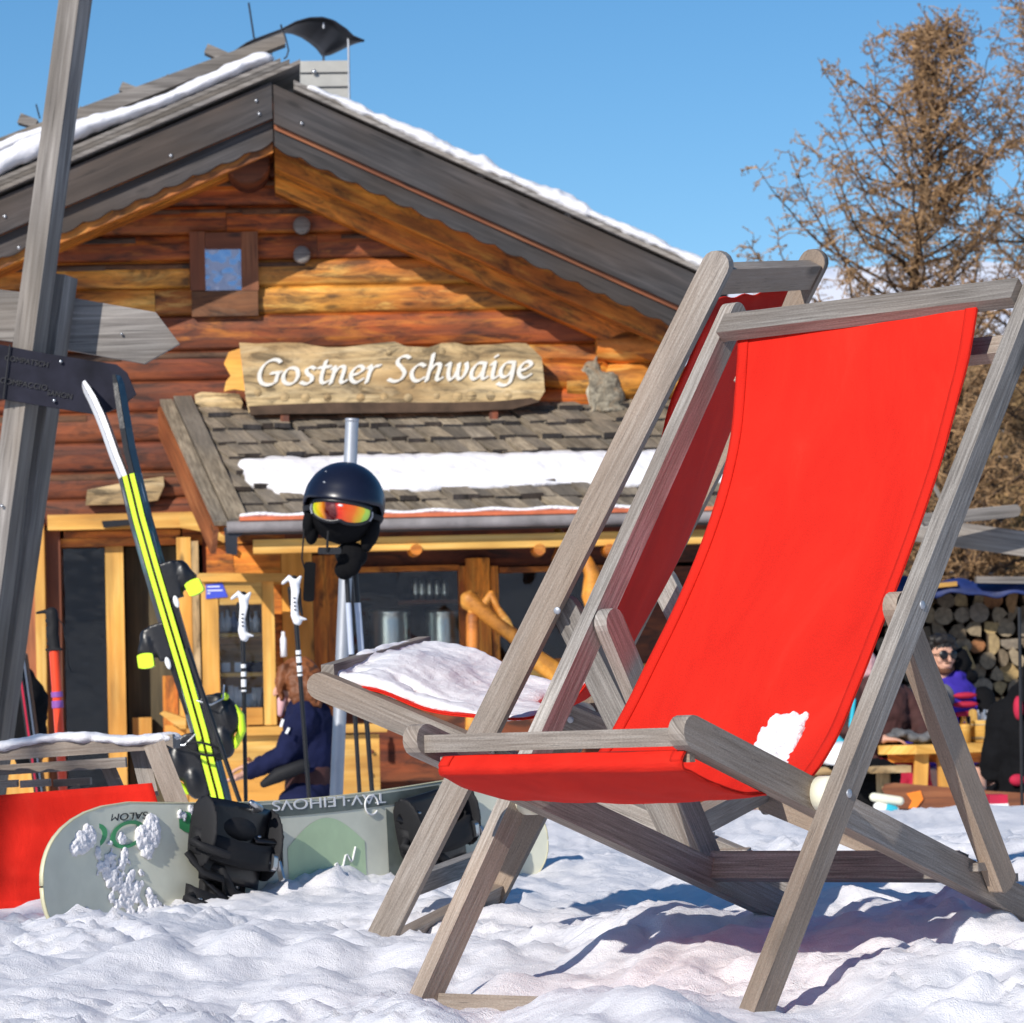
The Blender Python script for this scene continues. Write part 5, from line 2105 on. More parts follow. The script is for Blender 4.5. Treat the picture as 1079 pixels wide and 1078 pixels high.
ct.ell(cp_(5, 16), (18 * sc_, .085, 17 * sc_))
ct.ell(cp_(2, 28), (15 * sc_, .07, 15 * sc_))
ct.chain([cp_(4, 30), cp_(-6, 34), cp_(-9, 42)], [.085, .062, .045], 12)
ct.ell(cp_(-11, 46), (9.5 * sc_, .045, 8.5 * sc_))
ct.ell(cp_(-19, 44), (4.5 * sc_, .022, 3.5 * sc_))
ct.chain([cp_(-9, 30, -.03), cp_(-11, 16, -.03), cp_(-10, 2, -.03)], [.035, .024, .017], 10)
ct.chain([cp_(-7, 30, .03), cp_(-8, 16, .03), cp_(-7, 2, .03)], [.035, .024, .017], 10)
ct.ell(cp_(-13, 1.5, -.03), (.022, .017, .012))
ct.ell(cp_(-10, 1.5, .03), (.022, .017, .012))
ct.ell(cp_(0, 3, -.06), (.04, .025, .02))
for d_ in (-.025, .025):
    ct.chain([cp_(-8, 50, d_), cp_(-6, 58, d_ * 1.3)], [(.020, .010), (.006, .004)], 8, squash=hex_)
ct.chain([cp_(18, 4, .05), cp_(24, 3, .0), cp_(16, 3, -.07), cp_(2, 2.5, -.10)], [.025, .022, .02, .014], 8)
cat = ct.build('cat', M['tabby fur'], None, loc=CB, mods=(('remesh', .007, 2), ('disp', .010, .02)))
tag(cat, 'grey tabby cat sitting on the porch roof shingles, looking left', 'cat')
for d_ in (-.030,):
    MB().ell(cp_(-16, 47.5, -.032), (.006, .005, .006), nu=8, nv=6).build('eye', M['black rubber'], cat)
MB().ell(cp_(-22.5, 45, 0), (.006, .008, .005), nu=8, nv=6).build('nose', M['skin'], cat)
m_ = MB()
m_.chain([cp_(-12, 32), cp_(-14, 22), cp_(-12, 8)], [.02, .022, .012], 10)
m_.build('chest_fur', M['cat light fur'], cat, mods=(('remesh', .006, 2),))

# display cabinet -------------------------------------------------------------------------
cb = thing('display_cabinet', 'pine display cabinet with a glazed door beside the hut entrance', 'cabinet', HPx(255, 765, -.6))
YC = -.75
q = MB()
hbox(q, 213, 613, 231, 764, YC, .03, 0, 'z')
hbox(q, 277, 613, 290, 764, YC, .03, 0, 'z')
hbox(q, 231, 613, 277, 637, YC, .03)
hbox(q, 231, 746, 277, 764, YC, .03)
dcr = q.build('door', M['pine board'], cb, mods=(('bevel', .004),))
x0 = hl(213, 700, YC)[0]
x1 = hl(290, 700, YC)[0]
z0, z1 = hl(250, 764, YC)[1], hl(250, 613, YC)[1]
q = MB()
q.box(H(x0 + .012, YC + .20, (z0 + z1) / 2), .02, .33, z1 - z0, hex_, hey, ZA, 0, 'z')
q.box(H(x1 - .012, YC + .20, (z0 + z1) / 2), .02, .33, z1 - z0, hex_, hey, ZA, 0, 'z')
q.box(H((x0 + x1) / 2, YC + .37, (z0 + z1) / 2), x1 - x0 - .03, .02, z1 - z0, hex_, hey, ZA)
q.box(H((x0 + x1) / 2, YC + .2, z0 + .012), x1 - x0 - .05, .32, .02, hex_, hey, ZA)
q.build('case', M['pine board'], cb, mods=BEV)
q = MB()
hpoly(q, [(207, 607), (210, 604), (300, 604), (302, 607), (297, 613), (212, 613)], YC - .03, .44)
q.build('cornice', M['pine board'], cb, mods=(('bevel', .006),))
q = MB()
hbox(q, 231, 637, 277, 746, YC + .012, .006)
q.build('pane', M['window glass'], dcr)
for py in (667, 709):
    q = MB()
    hbox(q, 229, py, 279, py + 4, YC + .05, .28)
    q.build('shelf', M['pine board'], cb)
q = MB()
hpoly(q, [(217, 616), (234, 614), (240, 629), (217, 631)], YC - .008, .006)
st = q.build('sticker', M['blue sticker'], cb)
for k, (py, ww) in enumerate(((617.5, 13), (621.5, 16), (624.5, 3))):
    q = MB()
    hbox(q, 218.5, py, 218.5 + ww, py + 1.3, YC - .0095, .001)
    q.build('print', M['white paint'], st)
random.seed(14)
n_ = 0
for (py, xs_, hh, kind) in ((666, (234, 240, 247, 254, 262, 270), (20, 24), 'bottle'), (708, (238, 252, 263, 272), (9, 11), 'box'), (745, (233, 238, 243, 249, 254, 259, 264, 269, 274), (12, 22), 'mug')):
    for px in xs_:
        c = HPx(px, py, YC + .16)
        h_ = random.uniform(*hh) / 180
        if kind == 'bottle':
            o = MB().lathe([(0, 0), (.020, 0), (.021, h_ * .6), (.011, h_ * .75), (.010, h_), (0, h_)], c, ZA, 12).build('jar', M[('white enamel', 'blue grey paint')[random.random() < .3]], None, loc=c)
            tag(o, 'small jar on the top shelf of the pine cabinet', 'jar', 'jars on the top cabinet shelf')
        elif kind == 'box':
            q = MB()
            q.box(c + ZA * h_ / 2, .05, .05, h_, hex_, hey, ZA)
            o = q.build('gift_box', M['navy cloth'] if px > 260 else M['white enamel'], None, loc=c, mods=(('bevel', .004),))
            tag(o, 'small dark box on the middle shelf of the pine cabinet' if px > 260 else 'small white box on the middle shelf of the pine cabinet', 'box', 'dark boxes in the cabinet' if px > 260 else 'white boxes in the cabinet')
        else:
            o = MB().lathe([(0, 0), (.016, 0), (.020, h_ * .5), (.018, h_), (.015, h_), (.015, .01), (0, .01)], c, ZA, 14).build('mug', M['white enamel'], None, loc=c)
            q = MB()
            q.tube([c + hex_ * .018 + ZA * h_ * .8, c + hex_ * .03 + ZA * h_ * .7, c + hex_ * .03 + ZA * h_ * .4, c + hex_ * .018 + ZA * h_ * .3], .003, 6)
            q.build('handle', M['white enamel'], o)
            tag(o, 'white mug on the bottom shelf of the pine cabinet', 'mug', 'white mugs on the bottom cabinet shelf')
# counter below and side table
ctr = thing('counter', 'yellow pine counter with drawers under the display cabinet', 'counter', HPx(290, 900, -.9))
q = MB()
hpoly(q, [(168, 752), (172, 749), (196, 757), (196, 768), (190, 768)], -1.05, .5)
hbox(q, 196.5, 765, 408, 774, -1.05, .55)
q.build('top', M['pine board'], ctr, mods=(('bevel', .004),))
q = MB()
hbox(q, 200, 774.5, 318, 990, -1.0, .48)
hbox(q, 320, 774.5, 402, 990, -1.0, .48)
hbox(q, 176, 764, 199, 990, -.98, .4)
q.build('body', M['pine board'], ctr, mods=(('bevel', .004),))
for (x_, y_) in ((392, 732 + 60), (390, 815), (262, 800)):
    MB().ell(HPx(x_, y_, -1.02), .012, nu=8, nv=6).build('knob', M['red brown board'], ctr)
q = MB()
q.lathe([(0, 0), (.018, 0), (.018, .10), (.01, .12), (.01, .14), (0, .14)], HPx(299, 692, -.9), ZA, 12)
tag(q.build('spray_bottle', M['white enamel'], None, loc=HPx(299, 692, -.9)), 'small white bottle on the wall beside the cabinet', 'bottle')
# rustic branch bench in front of the second window
rb = thing('rustic_bench', 'rustic bench of peeled twisted branches in front of the hut window', 'bench', HPx(560, 820, -1.1))
for nm, pts, r_ in (('back_branch', ((494, 632), (506, 642), (522, 655), (540, 668), (560, 686), (585, 706), (606, 724)), .045), ('branch', ((517, 627), (524, 640), (533, 655), (541, 668)), .022), ('branch', ((498, 645), (510, 636), (517, 626)), .025),
                    ('upright', ((588, 562), (592, 576), (587, 590)), .035), ('upright', ((618, 590), (624, 606), (621, 628), (628, 650)), .045), ('arm_branch', ((556, 690), (575, 705), (600, 722), (612, 742)), .05), ('leg', ((600, 735), (604, 780), (606, 860)), .05), ('leg', ((498, 650), (497, 720), (496, 860)), .04), ('seat', ((497, 742), (550, 744), (610, 748)), .06)):
    q = MB()
    P_ = [HPx(x, y, -1.1) + V((0, random.uniform(-.01, .01), 0)) for x, y in pts]
    q.chain(P_, [r_ * random.uniform(.8, 1.15) for _ in P_], 10)
    q.build(nm, M['golden log'], rb, mods=(('disp', .035, .05),))
# ---------------------------------------------------------------- hillside, mountains
random.seed(31)
xs2 = list(np.linspace(-14, 46, 90))
ys2 = [24.5 + 1.2 * i for i in range(34)] + [68, 78, 95, 120, 160]


def hill_z(x, y):
    t = (y - 24.5)
    # the bank rises to the right of the hut
    s = sstep(1.0, 4.5, x - (y - 25) * .03)
    z = -.6 + t * .185 * s + .0 * t
    z += .35 * noise.noise(V((x * .35, y * .3, 2))) * min(1, t / 4) + .12 * noise.noise(V((x * 1.3, y * 1.2, 4))) * min(1, t / 4)
    if y > 66:
        z = -.6 + (66 - 24.5) * .185 * s + (y - 66) * .02
    return z - .1


m = MB()
vs = [(x * (1 + max(0, y - 30) * .03), y, hill_z(x * (1 + max(0, y - 30) * .03), y)) for y in ys2 for x in xs2]
n = len(xs2)
m.add(vs, [(j * n + i, j * n + i + 1, (j + 1) * n + i + 1, (j + 1) * n + i) for j in range(len(ys2) - 1) for i in range(n - 1)], [[(0, 0)] * 4] * ((len(ys2) - 1) * (n - 1)), 0, True)
tag(m.build('hillside', M['hillside']), 'brown bank with patches of snow behind the wood pile', 'hillside', kind='structure')
m = MB()
n = 160
vs = []
for i in range(n + 1):
    a = -2.6 + 5.2 * i / n
    X = 5200 * math.sin(a * .5) * 1.3
    pk = 520 + 50 * noise.noise(V((i * .13, 1, 0))) + 45 * noise.noise(V((i * .45, 2, 0))) + 35 * noise.noise(V((i * 1.3, 3, 0)))
    for k in range(9):
        f_ = k / 8
        vs.append((X + 60 * noise.noise(V((i * .6, k * .9, 5))), 5000 - 1800 * (1 - f_) + 90 * noise.noise(V((i * .5, k, 7))), -150 + (pk + 260) * f_ ** 1.3 + 25 * noise.noise(V((i * .9, k * 1.3, 9))) * f_))
m.add(vs, [(i * 9 + k, (i + 1) * 9 + k, (i + 1) * 9 + k + 1, i * 9 + k + 1) for i in range(n) for k in range(8)], [[(0, 0)] * 4] * (n * 8), 0, True)
tag(m.build('distant_mountain', M['hazy mountain']), 'far pale snowy mountain range', 'mountain', kind='structure')


# ---------------------------------------------------------------- bare larches
def tri_strip(m, a, b, r, n=3, r1=None):
    a, b = V(a), V(b)
    t = (b - a)
    if t.length < 1e-5:
        return
    x = t.orthogonal().normalized()
    y = t.normalized().cross(x)
    r1 = r * .6 if r1 is None else r1
    vs = []
    for p, q in ((a, r), (b, r1)):
        for k in range(n):
            an = 2 * math.pi * k / n
            vs.append(p + (x * math.cos(an) + y * math.sin(an)) * q)
    m.add(vs, [(k, (k + 1) % n, n + (k + 1) % n, n + k) for k in range(n)], [[(0, 0)] * 4] * n)


def larch(label, foot, hgt, prof, seed, nl=78, lean=(0, 0), dens=1.0):
    random.seed(seed)
    root = thing('larch_tree', label, 'tree', foot, 'bare larches on the bank')
    foot = V(foot)
    ax = V((lean[0], lean[1], 1)).normalized()

    def tp(f):
        return foot + V((lean[0] * f * f, lean[1] * f, 0)) + V((.10 * math.sin(f * 7 + seed), .08 * math.sin(f * 5), hgt * f))
    m = MB()
    m.tube([tp(i / 14) for i in range(15)], [.09 * (1 - i / 14) + .010 for i in range(15)], 9)
    lm, tw = m, MB()

    def wid(f):
        for i in range(len(prof) - 1):
            if prof[i][0] <= f <= prof[i + 1][0]:
                k = (f - prof[i][0]) / (prof[i + 1][0] - prof[i][0])
                return prof[i][1] * (1 - k) + prof[i + 1][1] * k
        return .1

    def twig(p, d, L):
        # short crooked twig with buds
        k = 2
        a = p
        for _ in range(k):
            d = (d + V((random.gauss(0, .35), random.gauss(0, .35), random.gauss(-.02, .3)))).normalized()
            b = a + d * L / k
            tri_strip(tw, a, b, .0065)
            a = b
            if random.random() < .8:
                s = random.uniform(.009, .016)
                o = V((random.gauss(0, s), random.gauss(0, s), random.gauss(0, s)))
                tw.add([a + V((s, 0, 0)) + o, a + V((-s, 0, s)) + o, a + V((0, s, -s)) + o, a + V((0, -s, 0)) + o], [(0, 1, 2), (0, 2, 3), (0, 3, 1), (1, 3, 2)], [[(0, 0)] * 3] * 4)

    for i in range(nl):
        f = random.uniform(.08, .985) ** .9
        az = random.uniform(0, 2 * math.pi)
        W_ = wid(f) * random.choice((.55, .75, .95, 1.25))
        p = tp(f)
        el = random.uniform(-.15, .25) + .5 * f
        d = V((math.cos(az), math.sin(az) * .8, el)).normalized()
        steps = max(3, int(W_ / .16))
        a = p
        r_ = .028 * (1 - f) + .012
        for s in range(steps):
            g = s / steps
            d = (d + V((random.gauss(0, .13), random.gauss(0, .13), random.gauss(.04 + .12 * g, .10)))).normalized()
            b = a + d * (W_ / steps)
            tri_strip(lm, a, b, r_ * (1 - g * .8), 4, r_ * (1 - (g + 1 / steps) * .8))
            for q in range(int(3 * dens) + 1):
                c = a.lerp(b, random.random())
                sd = V((random.gauss(0, 1), random.gauss(0, 1), random.gauss(-.25, .6))).normalized()
                sd = (sd + d * .5).normalized()
                sl = random.uniform(.12, .42) * (1.1 - .5 * g)
                e, dd = c, sd
                nn = max(2, int(sl / .09))
                for z in range(nn):
                    dd = (dd + V((random.gauss(0, .25), random.gauss(0, .25), random.gauss(.0, .22)))).normalized()
                    h_ = e + dd * (sl / nn)
                    tri_strip(tw, e, h_, .0085 * (1 - z / nn * .4))
                    for _ in range(random.choice((1, 1, 2))):
                        twig(e.lerp(h_, random.random()), (dd + V((random.gauss(0, .8), random.gauss(0, .8), random.gauss(0, .8)))).normalized(), random.uniform(.05, .15))
                    e = h_
            a = b
    lm.build('trunk', M['bark'], root)
    tw.build('crown', M['larch twig'], root)
    return root


def foot_at(px, Y, z=None):
    q = P(px, 600, Y)
    return (q.x, Y, hill_z(q.x, Y) if z is None else z)


Y1 = 36.0
f1 = foot_at(930, Y1)
top1 = P(1008, 30, Y1)
larch('tall bare larch with golden brown twigs, standing behind the red deckchair', f1, top1.z - f1[2],
      [(0, 1.9), (.35, 2.0), (.55, 1.85), (.68, 1.7), (.80, 1.2), (.88, .8), (.94, .55), (1., .3)], 4, 150, (top1.x - f1[0], 0), .95)
Y2 = 39.0
f2_ = foot_at(1120, Y2)
top2 = P(1118, -10, Y2)
larch('bare dark larch cut by the right edge of the picture', f2_, top2.z - f2_[2],
      [(0, 1.1), (.4, 1.25), (.7, 1.0), (.85, .8), (1., .2)], 8, 90, (0, 0), .9)
f3_ = foot_at(1010, 33.)
larch('small low bare larch on the bank, half hidden by the right rail of the deckchair', f3_, 2.6,
      [(0, 1.1), (.5, 1.2), (1., .3)], 12, 46, (.1, 0), 1.1)
larch('slender bare larch standing left of the deckchairs, added unseen outside the left edge', (-4.55, 1.35, .0), 4.3,
      [(0, .35), (.5, .6), (1., .15)], 21, 34, (0, 0), .5)  # unseen larch, added to dapple the left canvas with shade
# dry brush on the bank
random.seed(17)
br = MB()
for i in range(900):
    y = random.uniform(25.5, 62)
    px = random.uniform(700, 1240)
    q = P(px, 500, y)
    z = hill_z(q.x, y)
    c = V((q.x, y, z))
    if noise.noise(V((q.x * .8, y * .5, 31.))) < -.12:
        continue
    h = random.uniform(.18, .55) * (1 + (y - 25) * .012)
    for k in range(16):
        d = V((random.gauss(0, .7), random.gauss(0, .7), random.uniform(.3, 1.3))).normalized()
        a = c + V((random.gauss(0, .25), random.gauss(0, .25), 0))
        b = a + d * h * random.uniform(.5, 1)
        w_ = .016 + .0006 * y
        s = V((w_, 0, 0)) if random.random() < .5 else V((0, w_, w_ * .5))
        mid = a.lerp(b, .55) + V((random.gauss(0, .04), random.gauss(0, .04), .02))
        br.add([a, mid - s, mid + s, b], [(0, 1, 2), (1, 3, 2)], [[(0, 0)] * 3] * 2)
        e = b + V((random.gauss(0, .1), random.gauss(0, .1), random.gauss(0, .1)))
        br.add([b, e - s, e + s], [(0, 1, 2)], [[(0, 0)] * 3])
tag(br.build('dry_brush', M['dry brush']), 'dry golden brown brushwood covering the bank', 'brush', kind='stuff')

# ---------------------------------------------------------------- firewood stack
random.seed(41)
YW = 23.0
GW = -.56


def logmesh(kind, r, L, name):
    m = MB()
    pl = []
    if kind == 'round':
        for k in range(10):
            a = 2 * math.pi * k / 10
            pl.append((r * math.cos(a) * random.uniform(.9, 1.06), r * math.sin(a) * random.uniform(.85, 1.0)))
    elif kind == 'half':
        for k in range(7):
            a = math.pi * k / 6
            pl.append((r * 1.15 * math.cos(a) * random.uniform(.92, 1.05), r * 1.1 * math.sin(a) * random.uniform(.85, 1.05) - r * .4))
    elif kind == 'wedge':
        pl = [(-r, -r * .6), (0, -r * .8), (r, -r * .55), (r * .75, r * .3), (.05 * r, r * .95), (-r * .7, r * .35)]
        pl = [(x * random.uniform(.85, 1.1), y * random.uniform(.85, 1.1)) for x, y in pl]
    else:
        pl = [(-r * 1.5, -r * .5), (r * 1.5, -r * .55), (r * 1.45, r * .5), (-r * 1.4, r * .55)]
    m.prism(pl, V((0, 0, 0)), XA, ZA, YA, L, 'ext', 1, False, 0)
    o = m.build(name, [M['end grain'], M['log bark']], None, mods=(('bevel', .006),))
    return o


variants = [logmesh(k, 1.0, .36, 'firewood_log') for k in ('round', 'half', 'wedge', 'wedge', 'half', 'round')]
# individual sizes come from the vertex data of each shape at unit radius: rebuild scaled copies
vm = []
for o in variants:
    for v in o.data.vertices:
        v.co.x *= .064
        v.co.z *= .064
    vm.append(o)
first = list(vm)
row = 0
z = GW + .80
xmin, xmax = P(850, 700, YW).x, P(1160, 700, YW).x
used = set()
LOGLAB = 'split log in the big firewood stack behind the seated people'
while z < P(1000, 626, YW).z:
    x = xmin + (row % 2) * .08
    while x < xmax:
        k = random.randrange(6)
        if k in used:
            o = vm[k].copy()
            C.objects.link(o)
        else:
            used.add(k)
            o = vm[k]
        s = random.uniform(.75, 1.2)
        o.location = (x, YW + random.uniform(-.05, .05), z + random.uniform(-.015, .015))
        o.scale = (s * random.uniform(.95, 1.15), 1, s)
        o.rotation_euler = (0, random.uniform(0, 6.28), random.uniform(-.08, .08))
        tag(o, LOGLAB, 'firewood log', 'split logs in the firewood stack')
        x += .118 * s
    z += .100
    row += 1
for k in range(6):
    if k not in used:
        bpy.data.objects.remove(vm[k])
m = MB()
m.box((xmin / 2 + xmax / 2, YW + .55, (GW + P(1000, 622, YW).z) / 2), xmax - xmin + .6, .3, P(1000, 622, YW).z - GW, XA, YA, ZA)  # dark backing added to stand for the shade in gaps between logs
tag(m.build('dark_backing', M['dark log'], None, loc=(xmin / 2 + xmax / 2, YW + .55, GW)), 'dark board wall added behind the firewood stack', 'wall')
# tarp and planks covering the stack
m = MB()
a, b = P(880, 612, YW - .1), P(1170, 616, YW - .1)
m.grid(lambda u, v: a.lerp(b, u) + YA * (-.25 + .9 * v) + ZA * (.035 * noise.noise(V((u * 14, v * 3, 1))) + .02 * math.sin(u * 31) - (.09 if v < .1 else 0)), 60, 8)
tag(m.build('tarp', M['blue tarp'], None, loc=a, mods=(('solid', .012),)), 'dark blue tarpaulin laid over the top of the firewood stack', 'tarp')
stick('roof_plank', P(1028, 611, YW - .35), P(1130, 612, YW - .35), .045, .10, ZA, M['grey beam'], 'grey plank weighing down the blue tarp on the wood stack', 'plank')
stick('roof_plank', P(955, 620, YW - .32), P(1008, 615, YW - .32), .03, .06, ZA, M['pine board'], 'short yellow plank end at the left end of the blue tarp', 'plank')
# wooden handrail on the right
hr_ = thing('handrail', 'weathered wooden rail with a snowy end, crossing behind the right rail of the deckchair', 'rail', P(1030, 620, 17))
MB().beam(P(972, 548, 17), P(1074, 538, 17), ZA, .060, .10, .4, .8).build('upper_rail', M['grey beam'], hr_, mods=BEV)
MB().beam(P(955, 556, 17.3), P(1200, 590, 17.1), ZA, .125, .06).build('lower_rail', M['grey beam'], hr_, mods=BEV)
MB().beam(P(960, 470, 17.2), P(993, 528, 17.2), XA, .02, .02).build('strut', M['grey beam'], hr_, mods=BEV)
MB().beam(P(1190, 560, 17.25), P(1190, 900, 17.25), XA, .09, .09).build('rail_post', M['grey beam'], hr_, mods=BEV)

# ---------------------------------------------------------------- table, benches, things on them
YT = 19.2
GT = -.56
tb = thing('picnic_table', 'yellow pine table with seated people, at the right', 'table', V((P(985, 800, YT + .3).x, YT + .3, GT)))
m = MB()
q = [P(925, 781, YT + .1), P(965, 789, YT - .12), P(1085, 776, YT + .10), P(1085, 771, YT + .7), P(930, 773, YT + .7)]
m.prism([(p.x, p.y) for p in q], V((0, 0, P(1000, 784, YT).z - .05)), XA, YA, ZA, .05)
m.build('tabletop', M['pine board'], tb, mods=(('bevel', .005),))
for (x0, x1, dy) in ((971, 962, 0), (994, 996, .05), (1060, 1066, .1), (940, 930, .5)):
    MB().beam(P(x0, 793, YT + dy), V((P(x1, 800, YT + dy).x, YT + dy, GT)), XA, .075, .06, taper=1.1).build('leg', M['pine board'], tb, mods=BEV)
MB().beam(P(936, 797, YT + .12), P(1070, 797, YT + .2), ZA, .07, .03).build('apron', M['rafter wood'], tb, mods=BEV)
TZ = P(1000, 784, YT).z + .001
# cutlery caddy
c = V((P(1036, 778, YT + .35).x, YT + .35, TZ))
cd = thing('cutlery_caddy', 'pale wooden tub of cutlery wrapped in napkins on the pine table', 'caddy', c)
m = MB()
m.lathe([(0, 0), (.068, 0), (.076, .006), (.078, .12), (.080, .125), (.072, .125), (.068, .02), (0, .02)], c, ZA, 24)
m.build('tub', M['pine board'], cd)
for hz_ in (.02, .095):
    MB().lathe([(.0765, 0), (.0795, 0), (.0795, .010), (.0765, .010)], c + ZA * hz_, ZA, 24).build('hoop', M['sign wood'], cd)
m = MB()
m.beam(c + V((-.055, -.02, .08)), c + V((-.058, -.02, .19)), XA, .045, .016, 0, .8)
m.build('handle', M['pine board'], cd)
random.seed(2)
for k in range(12):
    a = c + V((random.uniform(-.03, .05), random.uniform(-.04, .04), .06))
    b = a + V((random.uniform(-.02, .05), random.uniform(-.02, .02), random.uniform(.09, .13)))
    q = MB()
    q.beam(a, b, XA, .012, .004, 0, 1)
    tag(q.build('knife', M['steel'] if k % 3 else M['dull metal'], None, loc=a), 'piece of cutlery sticking out of the wooden tub on the table', 'cutlery', 'cutlery in the wooden tub')
c = V((P(1017, 778, YT + .25).x, YT + .25, TZ))
gl_ = thing('drinking_glass', 'glass of amber drink in a wooden holder beside the cutlery tub', 'glass', c)
MB().lathe([(0, 0), (.03, 0), (.034, .10), (.034, .105), (.03, .10), (.027, .01), (0, .01)], c, ZA, 18).build('holder', M['pine board'], gl_)
MB().lathe([(0, 0), (.026, 0), (.031, .10), (0, .10)], c + ZA * .012, ZA, 18).build('drink', M['amber drink'], gl_)
MB().lathe([(.028, 0), (.036, .13), (.034, .13), (.026, 0)], c + ZA * .02, ZA, 18).build('glass', M['window glass'], gl_)
blobs('scarf', [(P(940 + i * 5.6, 776 - 3 * math.sin(i * .9), YT + .15 + .05 * (i % 2)), (.045, .07, .022 + .012 * math.sin(i * 1.7) ** 2)) for i in range(11)], .009, M['grey cloth'], 'crumpled dark grey scarf lying on the left end of the table', 'scarf', P(965, 776, YT + .2), sm=2, disp=(.02, .03))

# low bench with an orange reflector, in front of the table
YN = 16.6
bn_ = thing('low_bench', 'low red-brown wooden bench standing in the snow in front of the table', 'bench', V((P(985, 850, YN).x, YN, -.58)))
m = MB()
pxp(m, [(930, 832), (934, 826), (944, 825), (1050, 834), (1084, 836), (1084, 856), (1000, 853), (942, 852)], YN, .05)
m.build('backboard', M['red brown board'], bn_, mods=(('bevel', .004),))
m = MB()
m.box(V((P(1010, 850, YN).x, YN + .18, P(1000, 856, YN).z)), .66, .3, .04)
m.build('seat', M['red brown board'], bn_, mods=BEV)
for px in (945, 1070):
    MB().beam(P(px, 850, YN + .1), V((P(px, 850, YN).x, YN + .1, -.58)), XA, .06, .06).build('leg', M['red brown board'], bn_, mods=BEV)
m = MB()
pxp(m, [(955, 836), (970, 833), (973, 842), (966, 851), (957, 852), (961, 844)], YN - .012, .01)
m.build('reflector', M['orange light plastic'], bn_, mods=BEV)
# bench with helmet, left of the big rail
YH = 17.4
b2 = thing('plank_bench', 'pale plank bench carrying a white helmet, left of the seated people', 'bench', V((P(885, 815, YH).x, YH, -.57)))
m = MB()
m.box(V((P(895, 812, YH).x, YH + .1, P(890, 812, YH).z)), .62, .28, .035)
m.build('seat', M['sign wood'], b2, mods=BEV)
for px in (858, 930):
    MB().beam(P(px, 815, YH + .1), V((P(px, 815, YH).x, YH + .1, -.57)), XA, .07, .07).build('leg', M['sign wood'], b2, mods=BEV)
hc = P(888, 800, YH - .02)
h2 = thing('ski_helmet', 'white ski helmet with goggles resting on the plank bench', 'helmet', hc)
m = MB()


def wh(u, v):
    az = 2 * math.pi * u
    el = math.pi / 2 - (math.pi / 2 + .25) * v
    return hc + V((.118 * math.cos(az) * math.cos(el), .12 * math.sin(az) * math.cos(el), .095 * math.sin(el))) + V((-.02 * v * math.cos(az), 0, -.01 + .012 * math.cos(az) * v * -1))


m.grid(wh, 32, 14)
m.build('shell', M['white enamel'], h2, mods=(('solid', .01),))
MB().ell(hc + V((.0, 0, -.012)), (.095, .1, .06)).build('liner', M['black cloth'], h2)
g2 = thing('ski_goggles', 'red lensed goggles with blue frame on the white helmet', 'goggles', hc + V((.05, -.1, -.03)))
m = MB()
m.ell(hc + V((.045, -.085, -.050)), (.062, .045, .036))
m.build('frame', M['blue tarp'], g2)
m = MB()
m.ell(hc + V((.050, -.108, -.046)), (.044, .028, .025))
m.build('lens', M['print red'], g2)
blobs('backpack', [(P(925, 822, 17.6), (.12, .12, .11)), (P(918, 835, 17.6), (.14, .12, .12)), (P(936, 818, 17.6), (.07, .1, .07))], .012, M['black cloth'], 'black bag standing on the ground beside the crimson trousers', 'bag', P(925, 850, 17.6), sm=2, disp=(.03, .08))
for (x0, x1, y, lab, mt) in ((921, 948, 842, 'cream coloured tube lying on the snow left of the low bench', 'cream plastic'), (925, 943, 852, 'white and turquoise rolled cloth on the snow left of the low bench', 'white paint')):
    q = MB()
    a, b = P(x0, y - 2, 16.2), P(x1, y + 2, 16.2)
    q.chain([a, b], [.022, .022], 12)
    o = q.build('rolled_cloth' if 'cloth' in lab else 'tube', M[mt], None, loc=a)
    tag(o, lab, 'cloth' if 'cloth' in lab else 'tube')
    if 'cloth' in lab:
        q = MB()
        q.chain([a.lerp(b, .55), a.lerp(b, .95)], [.024, .024], 12)
        q.build('stripe', M['turquoise cloth'], o)


# ---------------------------------------------------------------- people
def build_part(mb, name, mat, root, vox=.010, sm=2, disp=None):
    md = [('remesh', vox, sm)]
    if disp:
        md.append(('disp', disp[0], disp[1]))
    return mb.build(name, mat, root, mods=md)


def head(mb, c, f, r=.095, up=(0, 0, 1)):
    """skull, jaw, nose, ears; f: facing direction"""
    f = V(f).normalized()
    up = V(up).normalized()
    s = f.cross(up).normalized()
    up = s.cross(f)
    mb.ell(c + up * .02 - f * .008, (r * .80, r * 1.0, r * 1.05), s, f, up)
    mb.ell(c - up * .045 + f * .018, (r * .62, r * .72, r * .72), s, f, up)
    mb.ell(c - up * .092 + f * .048, (r * .28, r * .25, r * .20), s, f, up)
    mb.chain([c + up * .016 + f * (r * .92), c - up * .010 + f * (r * 1.12), c - up * .024 + f * (r * 1.16)], [.009, .012, .013], 8)
    mb.ell(c - up * .052 + f * (r * .93), (.024, .010, .006), s, f, up)
    mb.ell(c - up * .060 + f * (r * .91), (.021, .010, .007), s, f, up)
    for k in (-1, 1):
        mb.ell(c - up * .005 + s * k * r * .80 - f * .008, (.012, .020, .030), s, f, up)
        mb.ell(c + up * .030 + s * k * .033 + f * (r * .84), (.022, .012, .008), s, f, up)
        mb.ell(c - up * .022 + s * k * .042 + f * (r * .66), (.020, .018, .020), s, f, up)
    return s, f, up


